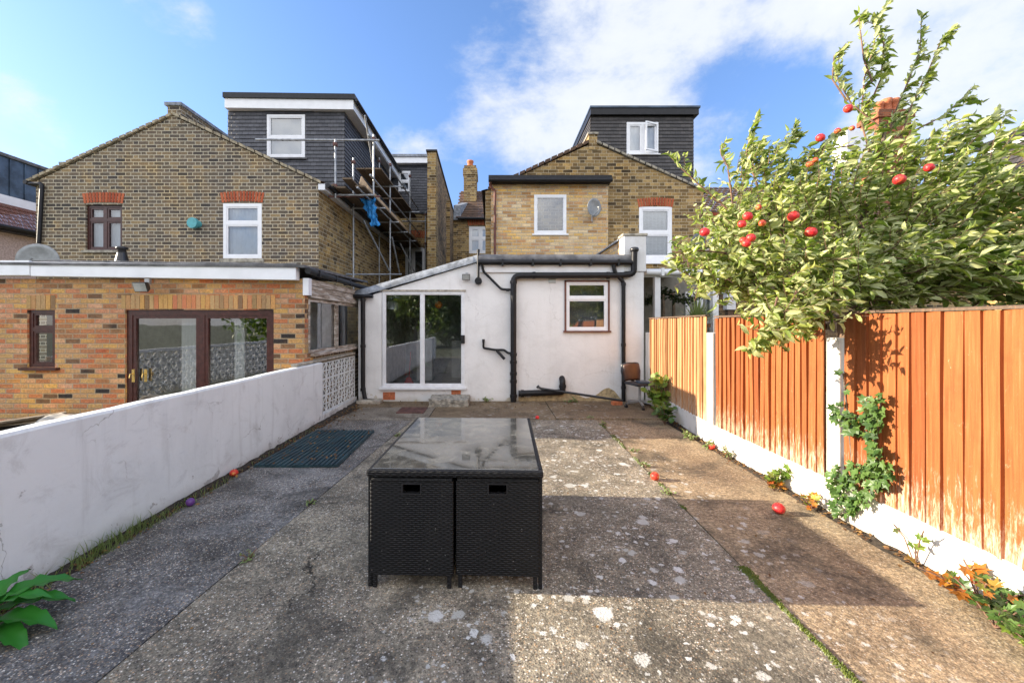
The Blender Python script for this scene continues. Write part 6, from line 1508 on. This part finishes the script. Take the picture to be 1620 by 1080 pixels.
# spiky plant and garland beyond the fence
t = thing('spiky_plant', 'spiky cordyline with long yellow green blades showing above the pale fence', 'plant', (X(1103, 8.9), 8.9, 0)); mb = MB(); c0 = Vector((X(1103, 8.9), 8.9, 1.62))
for i in range(90):
    a = rnd.uniform(0, 2 * PI); el = rnd.uniform(.15, 1.45); dr = Vector((math.cos(a) * math.cos(el), math.sin(a) * math.cos(el), math.sin(el))); ln = rnd.uniform(.5, .75); side = dr.cross(Vector((0, 0, 1))).normalized() * .016
    q1 = c0 + dr * ln * .55; q2 = c0 + dr * ln - Vector((0, 0, .10 * math.cos(el) * ln)); mb.add([c0 - side * .6, c0 + side * .6, q1 + side, q1 - side, q2], [(0, 1, 2, 3), (3, 2, 4)])
mb.build('leaves', 'leaf_spike', t); mb = MB(); mb.tube([(c0.x, c0.y, 0), tuple(c0)], .06, 8); mb.build('trunk', 'bark', t)
mb = MB(); mb.tube([(X(1020 + 94 * q / 20, 10.9), 10.9, Z(468 - 6 * math.sin(q / 20 * 7) + (10 if q < 3 else 0), 10.9)) for q in range(21)], .03, 6)
for i in range(420):
    s_ = rnd.random(); px = 1022 + s_ * 90; py = 468 - 6 * math.sin(s_ * 7) + 10 * (s_ < .15) + rnd.gauss(0, 4); p = Vector((X(px, 10.9), 10.9 + rnd.gauss(0, .05), Z(py, 10.9))); leaf(mb, p, rv(), rv(), .09, .05)
tag(mb.build('leafy_garland', 'leaf_dark', None, loc=(X(1065, 10.9), 10.9, 2.4)), 'dark leafy garland strung under the canopy in front of the cream wall', 'garland')

# trees at the end of the garden behind the camera: they are what the panes reflect
def back_tree(x, y, h, r, label):
    t = thing('garden_tree', label, 'tree', (x, y, 0), 'trees at the end of the garden'); mb = MB()
    cl_ = [(Vector((x, y, h * .5)) + Vector((rnd.gauss(0, r * .45), rnd.gauss(0, r * .4), rnd.gauss(0, h * .18))), rnd.uniform(.4, .65) * r) for _ in range(10)]
    for c, rr in cl_:
        for i in range(190):
            p = c + gauss_in() * rr; leaf(mb, p, rv() + wind * .3, rv() + Vector((0, 0, 1)), .34, .2)
    mb.build('foliage', 'leaf_fresh', t); mb = MB(); mb.tube([(x, y, 0), (x, y, h * .7)], [.14, .05], 8); mb.build('trunk', 'bark', t)
for i, (x, y, h, r) in enumerate(((-5.5, -11, 5.8, 2.3), (-2, -12, 5.4, 2.2), (1.6, -11.5, 6.2, 2.4), (5.2, -11, 5.6, 2.3), (-9.3, -12, 5.6, 2.3), (9, -12, 6, 2.4), (-13, -11.5, 5.6, 2.4), (-7.3, -13.5, 5.6, 2.2), (-.2, -13.5, 5.6, 2.2), (3.6, -13.5, 5.4, 2.2), (-3.7, -13.5, 5.5, 2.2))):
    back_tree(x, y, h, r, 'leafy garden tree behind the camera, seen only in window reflections')

# patterned block wall on the far side of the neighbour's yard, which the brown patio door reflects
t = thing('breeze_block_screen', 'patterned breeze block wall across the neighbouring yard, reflected in the brown patio door', 'block screen', (-8, 1, 0))
mb = MB()
for r_ in range(3):
    for c_ in range(36):
        y0 = -6.2 + c_ * .33; z0 = .0 + r_ * .33; S = .33; xx = -8.0
        for (a, b, w_) in (((0, 0), (S, 0), .04), ((0, 0), (0, S), .04), ((0, S / 2), (S, S / 2), .035), ((S / 2, 0), (S / 2, S), .035), ((.02, .02), (S - .02, S - .02), .03), ((.02, S - .02), (S - .02, .02), .03)):
            mb.bar((xx, y0 + a[0], z0 + a[1]), (xx, y0 + b[0], z0 + b[1]), w_, .04, up=(1, 0, 0))
mb.build('blocks', 'render_white', t)
mb = MB(); mb.box(-8.06, -7.94, -6.3, 5.7, .99, 1.06); mb.build('coping', 'render_white', t)
